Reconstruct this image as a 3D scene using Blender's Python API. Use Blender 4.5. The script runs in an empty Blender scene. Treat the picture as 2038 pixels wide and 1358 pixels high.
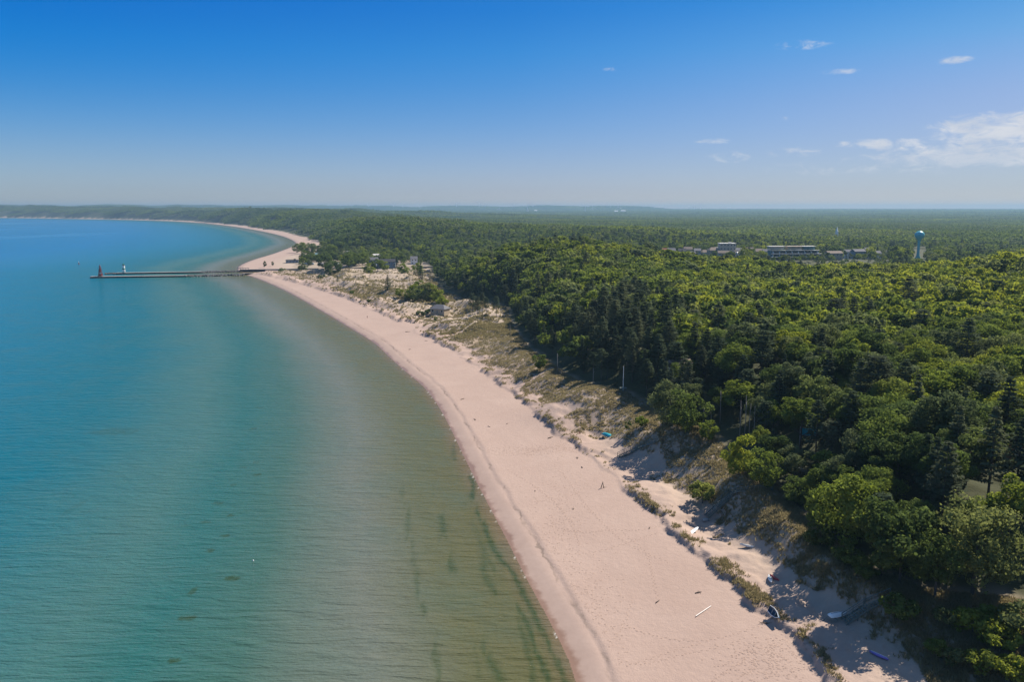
import bpy, math, random
import numpy as np
from mathutils import Vector, Matrix
random.seed(7); RNG = np.random.default_rng(11)
R = math.radians
C = bpy.context.scene.collection

# ------------------------------------------------------------------ camera geometry
FPX, H, VH = 1585.0, 70.0, 416.0
PITCH = math.atan((679 - VH) / FPX)
SP, CP = math.sin(PITCH), math.cos(PITCH)
SUN_AZ, SUN_EL = R(47), R(44)          # azimuth from +Y towards +X

def G(u, v, z=0.0):
    """where the view ray through a photograph pixel meets the level z"""
    a = (u - 1019) / FPX; b = -(v - 679) / FPX
    t = (z - H) / (-SP + b * CP)
    return a * t, (CP + b * SP) * t

def P(x, y, z):
    d = y * CP - (z - H) * SP
    up = y * SP + (z - H) * CP
    return 1019 + FPX * x / d, 679 - FPX * up / d, d

def pl(px, z=0.0):
    return np.array([G(u, v, z) for u, v in px])

def chaikin(p, n=2):
    for _ in range(n):
        q = np.empty((2 * len(p), 2)); q[0] = p[0]; q[-1] = p[-1]
        q[1:-1:2] = .75 * p[:-1] + .25 * p[1:]; q[2:-1:2] = .25 * p[:-1] + .75 * p[1:]
        p = q
    return p

def sdist(x, y, poly):
    """signed distance to a polyline, positive on its right-hand side"""
    best = np.full(x.shape, 1e18); sg = np.ones(x.shape)
    for (ax, ay), (bx, by) in zip(poly[:-1], poly[1:]):
        tx, ty = bx - ax, by - ay; L2 = tx * tx + ty * ty + 1e-9
        rx, ry = x - ax, y - ay
        k = np.clip((rx * tx + ry * ty) / L2, 0, 1)
        d2 = (rx - k * tx) ** 2 + (ry - k * ty) ** 2
        m = d2 < best
        best = np.where(m, d2, best)
        sg = np.where(m, np.where(tx * ry - ty * rx < 0, 1.0, -1.0), sg)
    return sg * np.sqrt(best)

def hsh(i, j, s):
    h = (i * 374761393 + j * 668265263 + s * 974711) & 0xFFFFFFFF
    h = ((h ^ (h >> 13)) * 1274126177) & 0xFFFFFFFF
    h = (h ^ (h >> 16)) & 0xFFFFFFFF
    return h / 4294967295.0

def vn(x, y, s=0):
    xi = np.floor(x).astype(np.int64); yi = np.floor(y).astype(np.int64)
    fx, fy = x - xi, y - yi
    fx = fx * fx * (3 - 2 * fx); fy = fy * fy * (3 - 2 * fy)
    a, b = hsh(xi, yi, s), hsh(xi + 1, yi, s)
    c, d = hsh(xi, yi + 1, s), hsh(xi + 1, yi + 1, s)
    return (a + (b - a) * fx) * (1 - fy) + (c + (d - c) * fx) * fy

def fbm(x, y, s=0, o=3):
    t = 0; a = .5; n = 0
    for k in range(o):
        t = t + a * vn(x * 2 ** k, y * 2 ** k, s + k * 17); n += a; a *= .5
    return t / n

def ss(a, b, x):
    t = np.clip((x - a) / (b - a), 0, 1)
    return t * t * (3 - 2 * t)

# ------------------------------------------------------------------ the lines of the place
S = pl([(1150,1358),(1105,1260),(1050,1160),(1000,1060),(960,985),(920,905),(885,830),(850,775),(800,735),(765,702),(745,682),(700,655),(650,625),
        (590,590),(550,570),(510,553),(488,547),(466,534),(500,518),(540,507),(575,494),(592,486),(583,478),(560,469),(520,460),(480,453),(440,447.5),
        (400,443.5),(350,440.3),(290,438.5),(230,437),(110,435),(0,433.5),(-300,431.5),(-900,430)])
S = chaikin(np.vstack([[(16, -400), (16, 20)], S]))
T = pl([(1640,1350),(1623,1321),(1587,1292),(1567,1263),(1523,1239),(1496,1212),(1475,1186),(1462,1168),(1440,1154),(1405,1121),(1372,1098),(1340,1065),
        (1328,1039),(1299,1023),(1264,997),(1246,976),(1228,955),(1205,938),(1187,920),(1158,902),(1137,882),(1116,867),(1099,861),(1069,829),(1046,805),
        (1027,793),(1007,778),(983,757),(968,742),(951,734),(936,720),(915,710),(898,695),(886,690),(857,675),(845,667),(818,662),(832,648),(815,640),
        (792,640),(780,636),(762,625),(724,610),(689,594),(648,580),(620,571),(594,563),(568,557),(538,548)], 2.0)
T = np.vstack([[(52, -400), (47, 60)], T, [(-290, 870)]])
T = chaikin(T, 1)
E_ = pl([(2260,1300),(2090,1212),(1930,1178),(1810,1172),(1720,1150),(1660,1105),(1600,1050),(1540,985),(1470,930),(1400,880),(1340,848),(1300,832),
         (1272,800),(1180,768),(1120,745),(1060,700),(1030,672)], 9.0)
E2 = pl([(1003,642),(1003,612),(930,600),(880,584),(862,565),(855,545),(850,525),(830,507),(760,499),(680,496),(640,491),(604,479),(570,467.5),(525,459),
         (480,452.4),(440,447.2),(400,443.1),(350,439.8),(290,438),(230,436.6),(110,434.7),(0,433.2),(-300,431.3),(-900,429.8)], 5.0)
EP = chaikin(np.vstack([[(100, -400), (95, 60)], E_, E2]), 1)
# the two sides of the harbour channel
PS0, PS1 = np.array(G(180, 552)), np.array(G(480, 547))
PN0, PN1 = np.array(G(232, 545.5)), np.array(G(690, 538.3))
def along(p, q, x): return p[1] + (q[1] - p[1]) * (x - p[0]) / (q[0] - p[0])

def dTf(x, y, ds=None):
    d = sdist(x, y, T)
    if ds is None: ds = sdist(x, y, S)
    return np.where(y > 868, ds - 45, d), ds

def dEf(x, y, ds=None):
    if ds is None: ds = sdist(x, y, S)
    k = ss(1250, 1345, y)
    return np.where(y > 1250, (1 - k) * sdist(x, y, EP) + k * (ds - np.interp(y, [1345, 1700, 2200, 4000], [55, 34, 24, 26]) - 24 * fbm(x / 90, y / 90, 98, 2)), sdist(x, y, EP))

HILLS = [(40, 690, 22, 120, 110)]
CREST = [(1000, 470), (1150, 500), (1250, 508), (1300, 515), (1400, 520), (1500, 520), (1560, 526), (1620, 528), (1680, 522), (1750, 515), (1850, 513), (1900, 508), (1950, 500), (2038, 487), (2250, 468)]
CAZ = [math.atan2(u - 1019, FPX) for u, v in CREST]
CZ = [70 - (v - 416) / FPX * 500 * math.cos(math.atan2(u - 1019, FPX)) - 18.0 - 18.5 for u, v in CREST]
def terrain(x, y, full=False):
    x = np.asarray(x, float); y = np.asarray(y, float)
    dT, ds = dTf(x, y)
    dE = dEf(x, y, ds)
    r = np.hypot(x, y)
    # beach
    z = np.where(ds > 0, 0.75 * ss(0, 5, ds) + 0.25 * ss(5.2, 6.6, ds + 1.2 * (vn(y / 9, x / 30, 3) - .5)) + 1.0 * ss(6, 38, ds), -0.02 + np.maximum(ds * 0.05, -6))
    z = z + np.where(ds > 5, (fbm(x / 6, y / 9, 5) - .5) * .16, 0)
    # foredune scarp
    nz = (fbm(x / 2.6, y / 2.6, 9, 3) - .5) + .9 * (fbm(x / 11, y / 11, 10, 2) - .5)
    gap = ss(.36, .56, fbm(x / 11 + 5, y / 11, 21, 2))
    dTn = dT + nz * 3.4
    near = 1 - ss(870, 900, y)
    big = 1 + .7 * ss(350, 480, y)
    z = z + near * (0.30 + gap * .80 * big) * ss(-.2, 1.2, dTn)
    w = np.clip(dT / (dT + np.maximum(-dE, 0) + 1e-3), 0, 1) * (dT > 0)
    wf = np.interp(y, [0, 180, 260, 400], [.5, .48, .22, .12])
    zE = np.interp(y, [0, 100, 250, 400, 600, 900, 3000], [9.5, 9.5, 9, 7, 5.5, 4.2, 4.2])
    rise = ss(0, 1, np.clip((w - wf) / (1 - wf + 1e-6), 0, 1))
    z = z + near * rise * np.maximum(zE - 3.6, .5) + (1 - near) * 1.8 * ss(-20, 30, dT)
    mid = np.clip(w * 4, 0, 1) * np.clip((1.05 - w) * 5, 0, 1)
    amp = np.interp(y, [0, 200, 420, 480, 850], [1.3, 2.0, 2.2, 4.2, 3.0]) * near
    sc = np.interp(y, [0, 300, 450, 900], [13, 15, 22, 36])
    z = z + mid * amp * (fbm(x / 14, y / 14, 31, 3) - .5) * 1.6 + mid * near * ss(430, 520, y) * 4.5 * (np.abs(fbm(x / 38, y / 38, 37, 3) - .5) * -4 + .6)
    z = z + mid * near * (.9 * (fbm(x / 4.2, y / 4.2, 38, 3) - .5) + .35 * (fbm(x / 1.5, y / 1.5, 39, 2) - .5))
    for (hu, hv, hh, hr) in [(1160, 812, 3.6, 9), (1325, 880, 2.2, 8), (1480, 985, 1.6, 6), (930, 650, 2.0, 14), (1440, 905, 1.8, 7)]:
        cx, cy = G(hu, hv, 5)
        z = z + hh * np.exp(-((x - cx) ** 2 + (y - cy) ** 2) / (2 * hr * hr))
    # wooded dune ridge
    inl = np.maximum(dE, 0)
    ridge = 9.5 * ss(0, 32, inl) * (1 - ss(560, 760, r)) * ss(-150, 20, y)
    for (hx, hy, hh, s1, s2) in HILLS:
        ridge = ridge + hh * np.exp(-((x - hx) / s1) ** 2 - ((y - hy) / s2) ** 2) * ss(0, 70, inl)
    azz = np.arctan2(x, y)
    ridge = ridge + np.interp(azz, CAZ, CZ) * np.exp(-((r - 500) / 130.0) ** 2) * ss(.02, .09, azz) * ss(20, 90, inl)
    ridge = ridge + (fbm(x / 45, y / 45, 51, 3) - .5) * 7 * ss(5, 50, inl) * (1 - ss(600, 800, r))
    # the dunes further along the shore
    nn = fbm(x / 260, y / 260, 61, 3)
    A = np.interp(y, [1000, 1250, 1500, 2200, 3000, 3600, 5000, 7000], [0, 10, 28, 24, 38, 42, 38, 46])
    far = A * ss(0, 110, inl) * (.45 + 1.1 * nn) * (1 - .8 * ss(250, 900, inl) * (1 - ss(4000, 5500, y))) * (1 - ss(1000, 2600, inl))
    hill = 102 * np.exp(-((r - 13500) / 1700.0) ** 2) * (.75 + .5 * (fbm(np.arctan2(x, y) * 24, r / 5000, 71, 3) - .3)) * (1 - ss(.13, .24, np.arctan2(x, y))) * (inl > 0)
    plain = 45 * ss(3500, 15000, r) * (inl > 0) * ss(0, 400, inl) + 7 * (fbm(x / 900, y / 900, 81, 3) - .4) * ss(900, 2500, r) * ss(0, 300, inl)
    z = z + 9.0 * np.exp(-((r - 960) / 150.0) ** 2) * ss(.05, .12, np.arctan2(x, y))
    z = z + ridge + far + np.maximum(hill - plain * .6, 0) * ss(300, 900, inl) + plain
    # channel
    cs, cn = along(PS0, PS1, x) + 2, along(PN0, PN1, x) - 2
    ch = (y > cs) & (y < cn) & (x < 40)
    z = np.where(ch, -2.5, z)
    # piers' landward banks stay low
    if not full: return z
    # plant cover of open ground
    edge = np.exp(-((dTn - 1.9) / (1.0 + 2.4 * vn(x / 9, y / 9, 93))) ** 2) * (.35 + .65 * gap) * .60 * ss(.22, .62, fbm(x / 5.5, y / 5.5, 92, 3))
    slope = ss(0, .16, w - wf + .5 * (fbm(x / 7, y / 7, 91, 2) - .5) * (y < 430)) * np.interp(y, [0, 150, 300, 450], [.52, .52, .54, .68])
    dense = ss(.62, 1.0, w) * .22
    blow = ss(.36, .56, fbm(x / 30, y / 24, 95, 3))
    veg = np.where(y < 430, np.maximum(edge, slope + dense), np.maximum(edge, np.minimum(1, ss(.02, .12, w)) * (.40 + .55 * blow)))
    veg = np.where(dE > -1, np.maximum(veg, .75), veg)
    veg = np.where(y > 868, np.where(ds > 45 + 26 * fbm(x / 40, y / 40, 99, 2), .30 + .62 * fbm(x / 25, y / 25, 97, 2), 0), veg)
    veg = np.where((y < 128) & (x > 60) & (dE < 0), np.maximum(veg, .95), veg)
    for (pth, pz, wd) in PATHS:
        dp = np.abs(sdist(x, y, pth))
        veg = veg * ss(wd * .6, wd * 1.5, dp + (vn(x / 2.5, y / 2.5, 44) - .5) * wd)
    veg = veg * (dT > 0)
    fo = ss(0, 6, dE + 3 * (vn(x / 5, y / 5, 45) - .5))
    return z, ds, dT, dE, veg, fo, w
PATHS = [(pl([(800, 655), (870, 640), (930, 632), (1010, 632), (1060, 640)], 5), 5, 4.0), (pl([(845, 668), (900, 662), (960, 650), (1000, 648)], 5), 5, 1.3),
         (pl([(1000, 772), (1040, 760), (1100, 745)], 5), 5, .8), (pl([(560, 520), (640, 512), (700, 505), (850, 500)], 4), 4, 9.0), (pl([(720, 492), (860, 515)], 4), 4, 7.0)]

def onground(u, v, it=9):
    z = 3.0
    for _ in range(it):
        x, y = G(u, v, z)
        z = .35 * z + .65 * float(terrain(np.array([x]), np.array([y]))[0])
    x, y = G(u, v, z)
    return x, y, float(terrain(np.array([x]), np.array([y]))[0])

def hz(x, y): return float(terrain(np.array([x]), np.array([y]))[0])

# ------------------------------------------------------------------ object helpers
def tag(o, label=None, cat=None, group=None, kind=None):
    if label: o['label'] = label
    if cat: o['category'] = cat
    if group: o['group'] = group
    if kind: o['kind'] = kind
    return o

def empty(name, loc, rz=0, label=None, cat=None, group=None):
    o = bpy.data.objects.new(name, None); C.objects.link(o); o.location = loc; o.rotation_euler = (0, 0, rz); o.empty_display_size = .3
    return tag(o, label, cat, group)

def npmesh(name, V, F, mat=None, smooth=False, attrs=None):
    """V (n,3), F (m,k) or list of faces"""
    me = bpy.data.meshes.new(name)
    V = np.asarray(V, np.float32)
    if isinstance(F, np.ndarray):
        k = F.shape[1]; m = F.shape[0]
        me.vertices.add(len(V)); me.vertices.foreach_set('co', V.ravel())
        me.loops.add(m * k); me.loops.foreach_set('vertex_index', F.astype(np.int32).ravel())
        me.polygons.add(m); me.polygons.foreach_set('loop_start', np.arange(0, m * k, k, dtype=np.int32))
        me.polygons.foreach_set('loop_total', np.full(m, k, np.int32))
        if smooth: me.polygons.foreach_set('use_smooth', np.ones(m, bool))
        me.update(calc_edges=True)
    else:
        me.from_pydata([tuple(map(float, v)) for v in V], [], F); me.update()
        if smooth:
            for p in me.polygons: p.use_smooth = True
    for k, a in (attrs or {}).items():
        dom = 'POINT' if len(a) == len(V) else 'FACE'
        at = me.attributes.new(k, 'FLOAT', dom); at.data.foreach_set('value', np.asarray(a, np.float32))
    if mat: me.materials.append(mat)
    return me

def ob(name, me, parent=None, loc=None):
    o = bpy.data.objects.new(name, me); C.objects.link(o)
    if parent: o.parent = parent
    if loc is not None: o.location = loc
    return o

class MB:
    def __init__(s): s.v = []; s.f = []
    def add(s, V, F):
        n = len(s.v); s.v += [tuple(v) for v in V]; s.f += [tuple(i + n for i in f) for f in F]; return s
    def box(s, c, d, rz=0, tilt=None):
        x, y, z = [k / 2 for k in d]
        V = [Vector((a, b, e)) for a in (-x, x) for b in (-y, y) for e in (-z, z)]
        M = Matrix.Rotation(rz, 3, 'Z')
        if tilt is not None: M = M @ tilt
        V = [M @ v + Vector(c) for v in V]
        return s.add(V, [(0,1,3,2),(4,6,7,5),(0,4,5,1),(2,3,7,6),(0,2,6,4),(1,5,7,3)])
    def bar(s, p, q, r0, r1=None, n=6, cap=True):
        r1 = r0 if r1 is None else r1
        p, q = Vector(p), Vector(q); d = (q - p).normalized()
        a = d.orthogonal().normalized(); b = d.cross(a)
        V = []
        for (o, r) in ((p, r0), (q, r1)):
            V += [o + r * (a * math.cos(2 * math.pi * k / n) + b * math.sin(2 * math.pi * k / n)) for k in range(n)]
        F = [(k, (k + 1) % n, n + (k + 1) % n, n + k) for k in range(n)]
        if cap: F += [tuple(range(n - 1, -1, -1)), tuple(range(n, 2 * n))]
        return s.add(V, F)
    def beam(s, p, q, wd, ht):
        p, q = Vector(p), Vector(q); d = (q - p).normalized()
        a = d.cross(Vector((0, 0, 1))); a = a.normalized() if a.length > 1e-4 else Vector((1, 0, 0)); b = a.cross(d)
        V = [o + sx * a * wd / 2 + sz * b * ht / 2 for o in (p, q) for sx, sz in ((-1,-1),(1,-1),(1,1),(-1,1))]
        return s.add(V, [(3,2,1,0),(4,5,6,7),(0,1,5,4),(1,2,6,5),(2,3,7,6),(3,0,4,7)])
    def tube(s, pts, radii, n=7):
        V = []; m = len(pts); pts = [Vector(p) for p in pts]
        for i, p in enumerate(pts):
            d = (pts[min(i + 1, m - 1)] - pts[max(i - 1, 0)]).normalized()
            a = d.cross(Vector((0.3, 1, 0.1))).normalized(); b = d.cross(a)
            V += [p + radii[i] * (a * math.cos(2 * math.pi * k / n) + b * math.sin(2 * math.pi * k / n)) for k in range(n)]
        F = [(i * n + k, i * n + (k + 1) % n, (i + 1) * n + (k + 1) % n, (i + 1) * n + k) for i in range(m - 1) for k in range(n)]
        F += [tuple(range(n - 1, -1, -1)), tuple(range((m - 1) * n, m * n))]
        return s.add(V, F)
    def lathe(s, prof, n=16, c=(0, 0, 0)):
        V = []; m = len(prof)
        for r, z in prof:
            V += [(c[0] + r * math.cos(2 * math.pi * k / n), c[1] + r * math.sin(2 * math.pi * k / n), c[2] + z) for k in range(n)]
        F = [(i * n + k, i * n + (k + 1) % n, (i + 1) * n + (k + 1) % n, (i + 1) * n + k) for i in range(m - 1) for k in range(n)]
        F += [tuple(range(n - 1, -1, -1)), tuple(range((m - 1) * n, m * n))]
        return s.add(V, F)
    def mesh(s, name, mat, smooth=False): return npmesh(name, s.v, s.f, mat, smooth)
    def build(s, name, mat, parent=None, smooth=False, loc=None): return ob(name, s.mesh(name, mat, smooth), parent, loc)

# ------------------------------------------------------------------ materials
class NT:
    def __init__(s, name):
        s.m = bpy.data.materials.new(name); s.m.use_nodes = True; s.t = s.m.node_tree; s.t.nodes.clear()
        s.out = s.t.nodes.new('ShaderNodeOutputMaterial')
    def n(s, typ, **kw):
        nd = s.t.nodes.new(typ)
        ins = kw.pop('i', {})
        for k, v in kw.items(): setattr(nd, k, v)
        for k, v in ins.items():
            if isinstance(v, bpy.types.NodeSocket): s.t.links.new(v, nd.inputs[k])
            else: nd.inputs[k].default_value = v
        return nd
    def math(s, op, a, b=0.0, c=0.0, clamp=False): return s.n('ShaderNodeMath', operation=op, use_clamp=clamp, i={0: a, 1: b, 2: c}).outputs[0]
    def mix(s, f, a, b, bt='MIX'):
        nd = s.n('ShaderNodeMix', data_type='RGBA', blend_type=bt)
        for k, v in ((0, f), (6, a), (7, b)):
            if isinstance(v, bpy.types.NodeSocket): s.t.links.new(v, nd.inputs[k])
            else: nd.inputs[k].default_value = v if k == 0 else (*v, 1)[:4]
        return nd.outputs[2]
    def attr(s, nm, typ='GEOMETRY', o='Fac'): return s.n('ShaderNodeAttribute', attribute_name=nm, attribute_type=typ).outputs[o]
    def noise(s, sc, det=3, rough=.55, vec=None, dist=0.0):
        i = {'Scale': sc, 'Detail': det, 'Roughness': rough, 'Distortion': dist}
        if vec is not None: i['Vector'] = vec
        return s.n('ShaderNodeTexNoise', i=i).outputs['Fac']
    def ramp(s, f, st, interp='LINEAR'):
        nd = s.n('ShaderNodeValToRGB', i={0: f}); cr = nd.color_ramp; cr.interpolation = interp
        while len(cr.elements) < len(st): cr.elements.new(0.5)
        for e, (p, c) in zip(cr.elements, st): e.position = p; e.color = (*c, 1) if len(c) == 3 else c
        return nd.outputs[0]
    def rng(s, v, a, b, c=0.0, d=1.0, smooth=False):
        return s.n('ShaderNodeMapRange', interpolation_type='SMOOTHSTEP' if smooth else 'LINEAR', i={0: v, 1: a, 2: b, 3: c, 4: d}).outputs[0]
    def pos(s, scale=None):
        p = s.n('ShaderNodeNewGeometry').outputs['Position']
        if scale: p = s.n('ShaderNodeMapping', i={0: p, 3: scale}).outputs[0]
        return p
    def principled(s, col, rough=.8, spec=.3, normal=None, **kw):
        i = {'Base Color': col if isinstance(col, bpy.types.NodeSocket) else (*col, 1), 'Roughness': rough, 'Specular IOR Level': spec}
        if normal is not None: i['Normal'] = normal
        i.update(kw)
        b = s.n('ShaderNodeBsdfPrincipled', i=i)
        s.t.links.new(b.outputs[0], s.out.inputs[0]); return s.m
    def bump(s, h, dist=.1, strength=1.0): return s.n('ShaderNodeBump', i={'Height': h, 'Distance': dist, 'Strength': strength}).outputs[0]

def plain(name, col, rough=.7, spec=.3, var=.25, sc=1.5, **kw):
    t = NT(name); o = t.n('ShaderNodeTexCoord').outputs['Object']
    nz = t.noise(sc, 4, .6, o)
    c = t.mix(nz, tuple(k * (1 - var) for k in col), tuple(min(1, k * (1 + var)) for k in col))
    return t.principled(c, rough, spec, **kw)

M = {}
M['white'] = plain('white_paint', (.78, .78, .76), .45)
M['offwhite'] = plain('off_white_paint', (.62, .60, .55), .6)
M['beige'] = plain('beige_siding', (.50, .42, .33), .8)
M['tan'] = plain('tan_siding', (.42, .34, .24), .8)
M['grey'] = plain('grey_siding', (.30, .31, .33), .8)
M['bluegrey'] = plain('blue_grey_siding', (.16, .22, .28), .8)
M['greenblue'] = plain('green_blue_siding', (.12, .21, .22), .8)
M['brick'] = plain('red_brick', (.26, .09, .055), .85)
M['shingle'] = plain('grey_shingle', (.14, .14, .15), .9)
M['shingle_dark'] = plain('dark_shingle', (.045, .047, .055), .9)
M['shingle_brown'] = plain('brown_shingle', (.19, .15, .12), .9)
M['glass'] = plain('window_glass', (.03, .045, .06), .08, .5, .1)
M['concrete'] = plain('pale_concrete', (.36, .34, .31), .85, sc=.2)
M['steel'] = plain('rusty_sheet_piling', (.055, .04, .045), .7, sc=.6, var=.5)
M['rock'] = plain('grey_riprap_rock', (.13, .125, .12), .9, sc=.7, var=.6)
M['red'] = plain('dark_red_paint', (.20, .03, .03), .6)
M['green'] = plain('green_paint', (.02, .20, .14), .5)
M['turq'] = plain('turquoise_paint', (.06, .42, .46), .4, .4, .1)
M['tarp'] = plain('teal_tarp', (.02, .30, .36), .5, var=.2)
M['greywood'] = plain('weathered_wood', (.22, .215, .20), .85, var=.4, sc=3)
M['greenwood'] = plain('grey_green_wood', (.13, .16, .145), .85, var=.4, sc=3)
M['drift'] = plain('driftwood', (.12, .095, .075), .9, var=.4, sc=3)
M['palewood'] = plain('bleached_wood', (.66, .62, .56), .8, var=.15, sc=3)
M['bark'] = plain('tree_bark', (.085, .072, .058), .95, var=.4, sc=2)
M['palebark'] = plain('pale_dead_bark', (.24, .225, .205), .9, var=.25, sc=2)
M['hullblue'] = plain('blue_hull_paint', (.02, .07, .12), .35, .5)
M['hullwhite'] = plain('white_hull_gelcoat', (.74, .77, .76), .3, .5, .08)
M['hullred'] = plain('red_hull_paint', (.42, .03, .03), .4, .5)
M['purple'] = plain('purple_paint', (.20, .14, .42), .4, .5, .1)
M['turbine'] = plain('turbine_white', (.82, .82, .82), .5, var=.05)
M['asphalt'] = plain('car_paint_dark', (.05, .055, .065), .3, .5)
M['person_dark'] = plain('dark_clothing', (.04, .04, .06), .9)
M['skin'] = plain('skin', (.45, .27, .19), .6)

def sand_material():
    t = NT('dune_sand'); p = t.pos()
    shore, veg, fo = t.attr('shore'), t.attr('veg'), t.attr('forest')
    n1 = t.noise(.055, 5, .65, p, .8); n2 = t.noise(.9, 5, .65, p); n3 = t.noise(4.0, 3, .6, p)
    c = t.mix(n1, (.305, .218, .176), (.395, .300, .248))
    inl = t.rng(shore, 30, 60, 0, 1, True)
    c = t.mix(t.math('MULTIPLY', inl, .8), c, (.385, .318, .24))
    c = t.mix(t.rng(n2, .35, .75, 0, .30), c, (.27, .195, .155))
    # wet margin; wrack line, with the low scarp's shadow painted in as dark colour
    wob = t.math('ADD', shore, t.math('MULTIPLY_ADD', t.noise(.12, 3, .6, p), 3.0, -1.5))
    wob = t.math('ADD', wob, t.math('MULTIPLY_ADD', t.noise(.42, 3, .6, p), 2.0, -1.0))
    wet = t.rng(wob, .5, 1.8, 1, 0, True)
    c = t.mix(t.math('MULTIPLY', wet, .85), c, (.17, .095, .058))
    damp = t.math('MULTIPLY', t.rng(wob, 1.6, 3.4, 1, 0, True), .22)
    c = t.mix(damp, c, (.24, .158, .11))
    wrack_shade = t.math('MULTIPLY', t.rng(wob, 5.0, 5.35, 0, 1, True), t.rng(wob, 5.5, 6.0, 1, 0, True))
    wrack_shade = t.math('MULTIPLY', wrack_shade, t.rng(t.noise(.09, 3, .6, p), .45, .6, 0, .6))
    c = t.mix(wrack_shade, c, (.13, .10, .075))
    # scattered litter specks on the dry beach
    sp = t.rng(t.noise(2.3, 2, .5, p), .74, .79, 0, .4)
    c = t.mix(t.math('MULTIPLY', sp, t.rng(shore, 6, 9)), c, (.20, .14, .09))
    # dune plants: litter and low green between the modelled tufts
    v2 = t.math('ADD', t.math('MULTIPLY', t.noise(.55, 6, .72, p), 1.0), t.math('MULTIPLY', n3, .25))
    cover = t.rng(t.math('SUBTRACT', t.math('ADD', v2, veg), 1.0), -.05, .30, 0, .45)
    vc = t.ramp(t.noise(.22, 4, .65, p), [(.3, (.125, .112, .062)), (.5, (.185, .155, .10)), (.7, (.19, .142, .10))])
    c = t.mix(t.math('MULTIPLY', cover, t.rng(veg, .02, .12)), c, vc)
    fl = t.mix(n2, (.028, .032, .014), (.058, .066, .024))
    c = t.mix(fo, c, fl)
    hgt = t.math('ADD', t.math('MULTIPLY', n3, .07), t.math('MULTIPLY', n2, .15))
    hgt = t.math('MULTIPLY', hgt, t.rng(shore, 3, 7))
    ro = t.rng(wob, .5, 3.2, .35, .95)
    return t.principled(c, ro, .25, t.bump(hgt, .9, 1.0))
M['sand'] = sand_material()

def water_material():
    t = NT('lake_water'); p = t.pos()
    shore, weed, foam = t.attr('shore'), t.attr('weed'), t.attr('foam')
    d = t.math('MULTIPLY', shore, -1.0)
    wn = t.math('MULTIPLY_ADD', t.noise(.016, 4, .5, p), 34, -17)
    d2 = t.math('ADD', d, t.math('MULTIPLY', wn, t.rng(d, 5, 90)))
    f = t.math('DIVIDE', d2, 400.0)
    c = t.ramp(f, [(.0, (.125, .092, .045)), (.010, (.085, .084, .030)), (.04, (.088, .092, .040)), (.075, (.112, .125, .094)), (.10, (.082, .113, .084)), (.125, (.038, .096, .072)), (.165, (.020, .096, .084)),
                   (.20, (.040, .114, .100)), (.235, (.028, .110, .108)), (.29, (.003, .098, .125)), (.55, (.0, .118, .205)), (1.0, (.0, .124, .285))])
    c = t.mix(t.rng(t.noise(.05, 5, .7, p), .45, .75, 0, .3), c, (.05, .105, .085))
    far = t.rng(t.noise(.0035, 5, .6, t.pos((1, .45, 1))), .52, .66, 0, .5)
    c = t.mix(t.math('MULTIPLY', far, t.rng(d, 150, 600)), c, (.03, .17, .33))
    c = t.mix(t.math('MULTIPLY', weed, t.rng(t.noise(1.1, 3, .6, p), .25, .55, .5, .95)), c, (.024, .046, .010))
    c = t.mix(foam, c, (.75, .72, .68))
    # wind ripples, crests across the view
    wv = t.n('ShaderNodeMapping', i={0: p, 2: (0, 0, R(-14)), 3: (.22, 1, 1)}).outputs[0]
    r1 = t.noise(.42, 3, .55, wv, .4); r2 = t.noise(1.15, 3, .6, wv, .3); r3 = t.noise(3.0, 2, .5, t.pos((.6, 1, 1)))
    h = t.math('ADD', t.math('MULTIPLY', r1, .55), t.math('ADD', t.math('MULTIPLY', r2, .26), t.math('MULTIPLY', r3, .06)))
    nb = t.bump(h, 1.5, 1.0)
    df = t.n('ShaderNodeBsdfDiffuse', i={0: c, 'Normal': nb})
    gl = t.n('ShaderNodeBsdfGlossy', i={0: (1, 1, 1, 1), 'Roughness': .12, 'Normal': nb})
    fr = t.n('ShaderNodeFresnel', i={0: 1.33, 'Normal': nb}).outputs[0]
    ms = t.n('ShaderNodeMixShader', i={0: t.math('MINIMUM', t.math('MULTIPLY', fr, .75), .30), 1: df.outputs[0], 2: gl.outputs[0]})
    t.t.links.new(ms.outputs[0], t.out.inputs[0]); return t.m
M['water'] = water_material()

def leaf_material(name, stops, trans=.3, vmul=1.7, tmul=1.5, grey=(.115, .135, .075)):
    t = NT(name)
    tint = t.attr('tint', 'INSTANCER')
    lv = t.attr('leafvar')
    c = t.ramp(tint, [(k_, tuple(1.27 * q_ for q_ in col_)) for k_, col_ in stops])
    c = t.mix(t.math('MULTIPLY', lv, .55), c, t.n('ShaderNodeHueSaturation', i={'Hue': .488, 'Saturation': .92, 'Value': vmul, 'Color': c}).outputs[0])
    rnd = t.n('ShaderNodeObjectInfo').outputs['Random']
    c = t.mix(t.math('MULTIPLY', t.rng(rnd, .66, .80), .62), c, grey)
    d = t.n('ShaderNodeBsdfDiffuse', i={0: c})
    tc = t.n('ShaderNodeHueSaturation', i={'Hue': .49, 'Saturation': 1.12, 'Value': tmul, 'Color': c}).outputs[0]
    tr = t.n('ShaderNodeBsdfTranslucent', i={0: tc})
    m1 = t.n('ShaderNodeMixShader', i={0: trans, 1: d.outputs[0], 2: tr.outputs[0]})
    t.t.links.new(m1.outputs[0], t.out.inputs[0]); return t.m
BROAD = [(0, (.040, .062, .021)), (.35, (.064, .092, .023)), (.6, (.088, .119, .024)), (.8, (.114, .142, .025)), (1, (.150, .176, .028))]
PINE = [(0, (.030, .044, .026)), (.5, (.048, .066, .036)), (1, (.086, .100, .052))]
M['broad'] = leaf_material('broadleaf_foliage', BROAD, .42)
M['pine'] = leaf_material('pine_foliage', PINE, .25, 1.6, 1.3, (.075, .088, .055))
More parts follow.
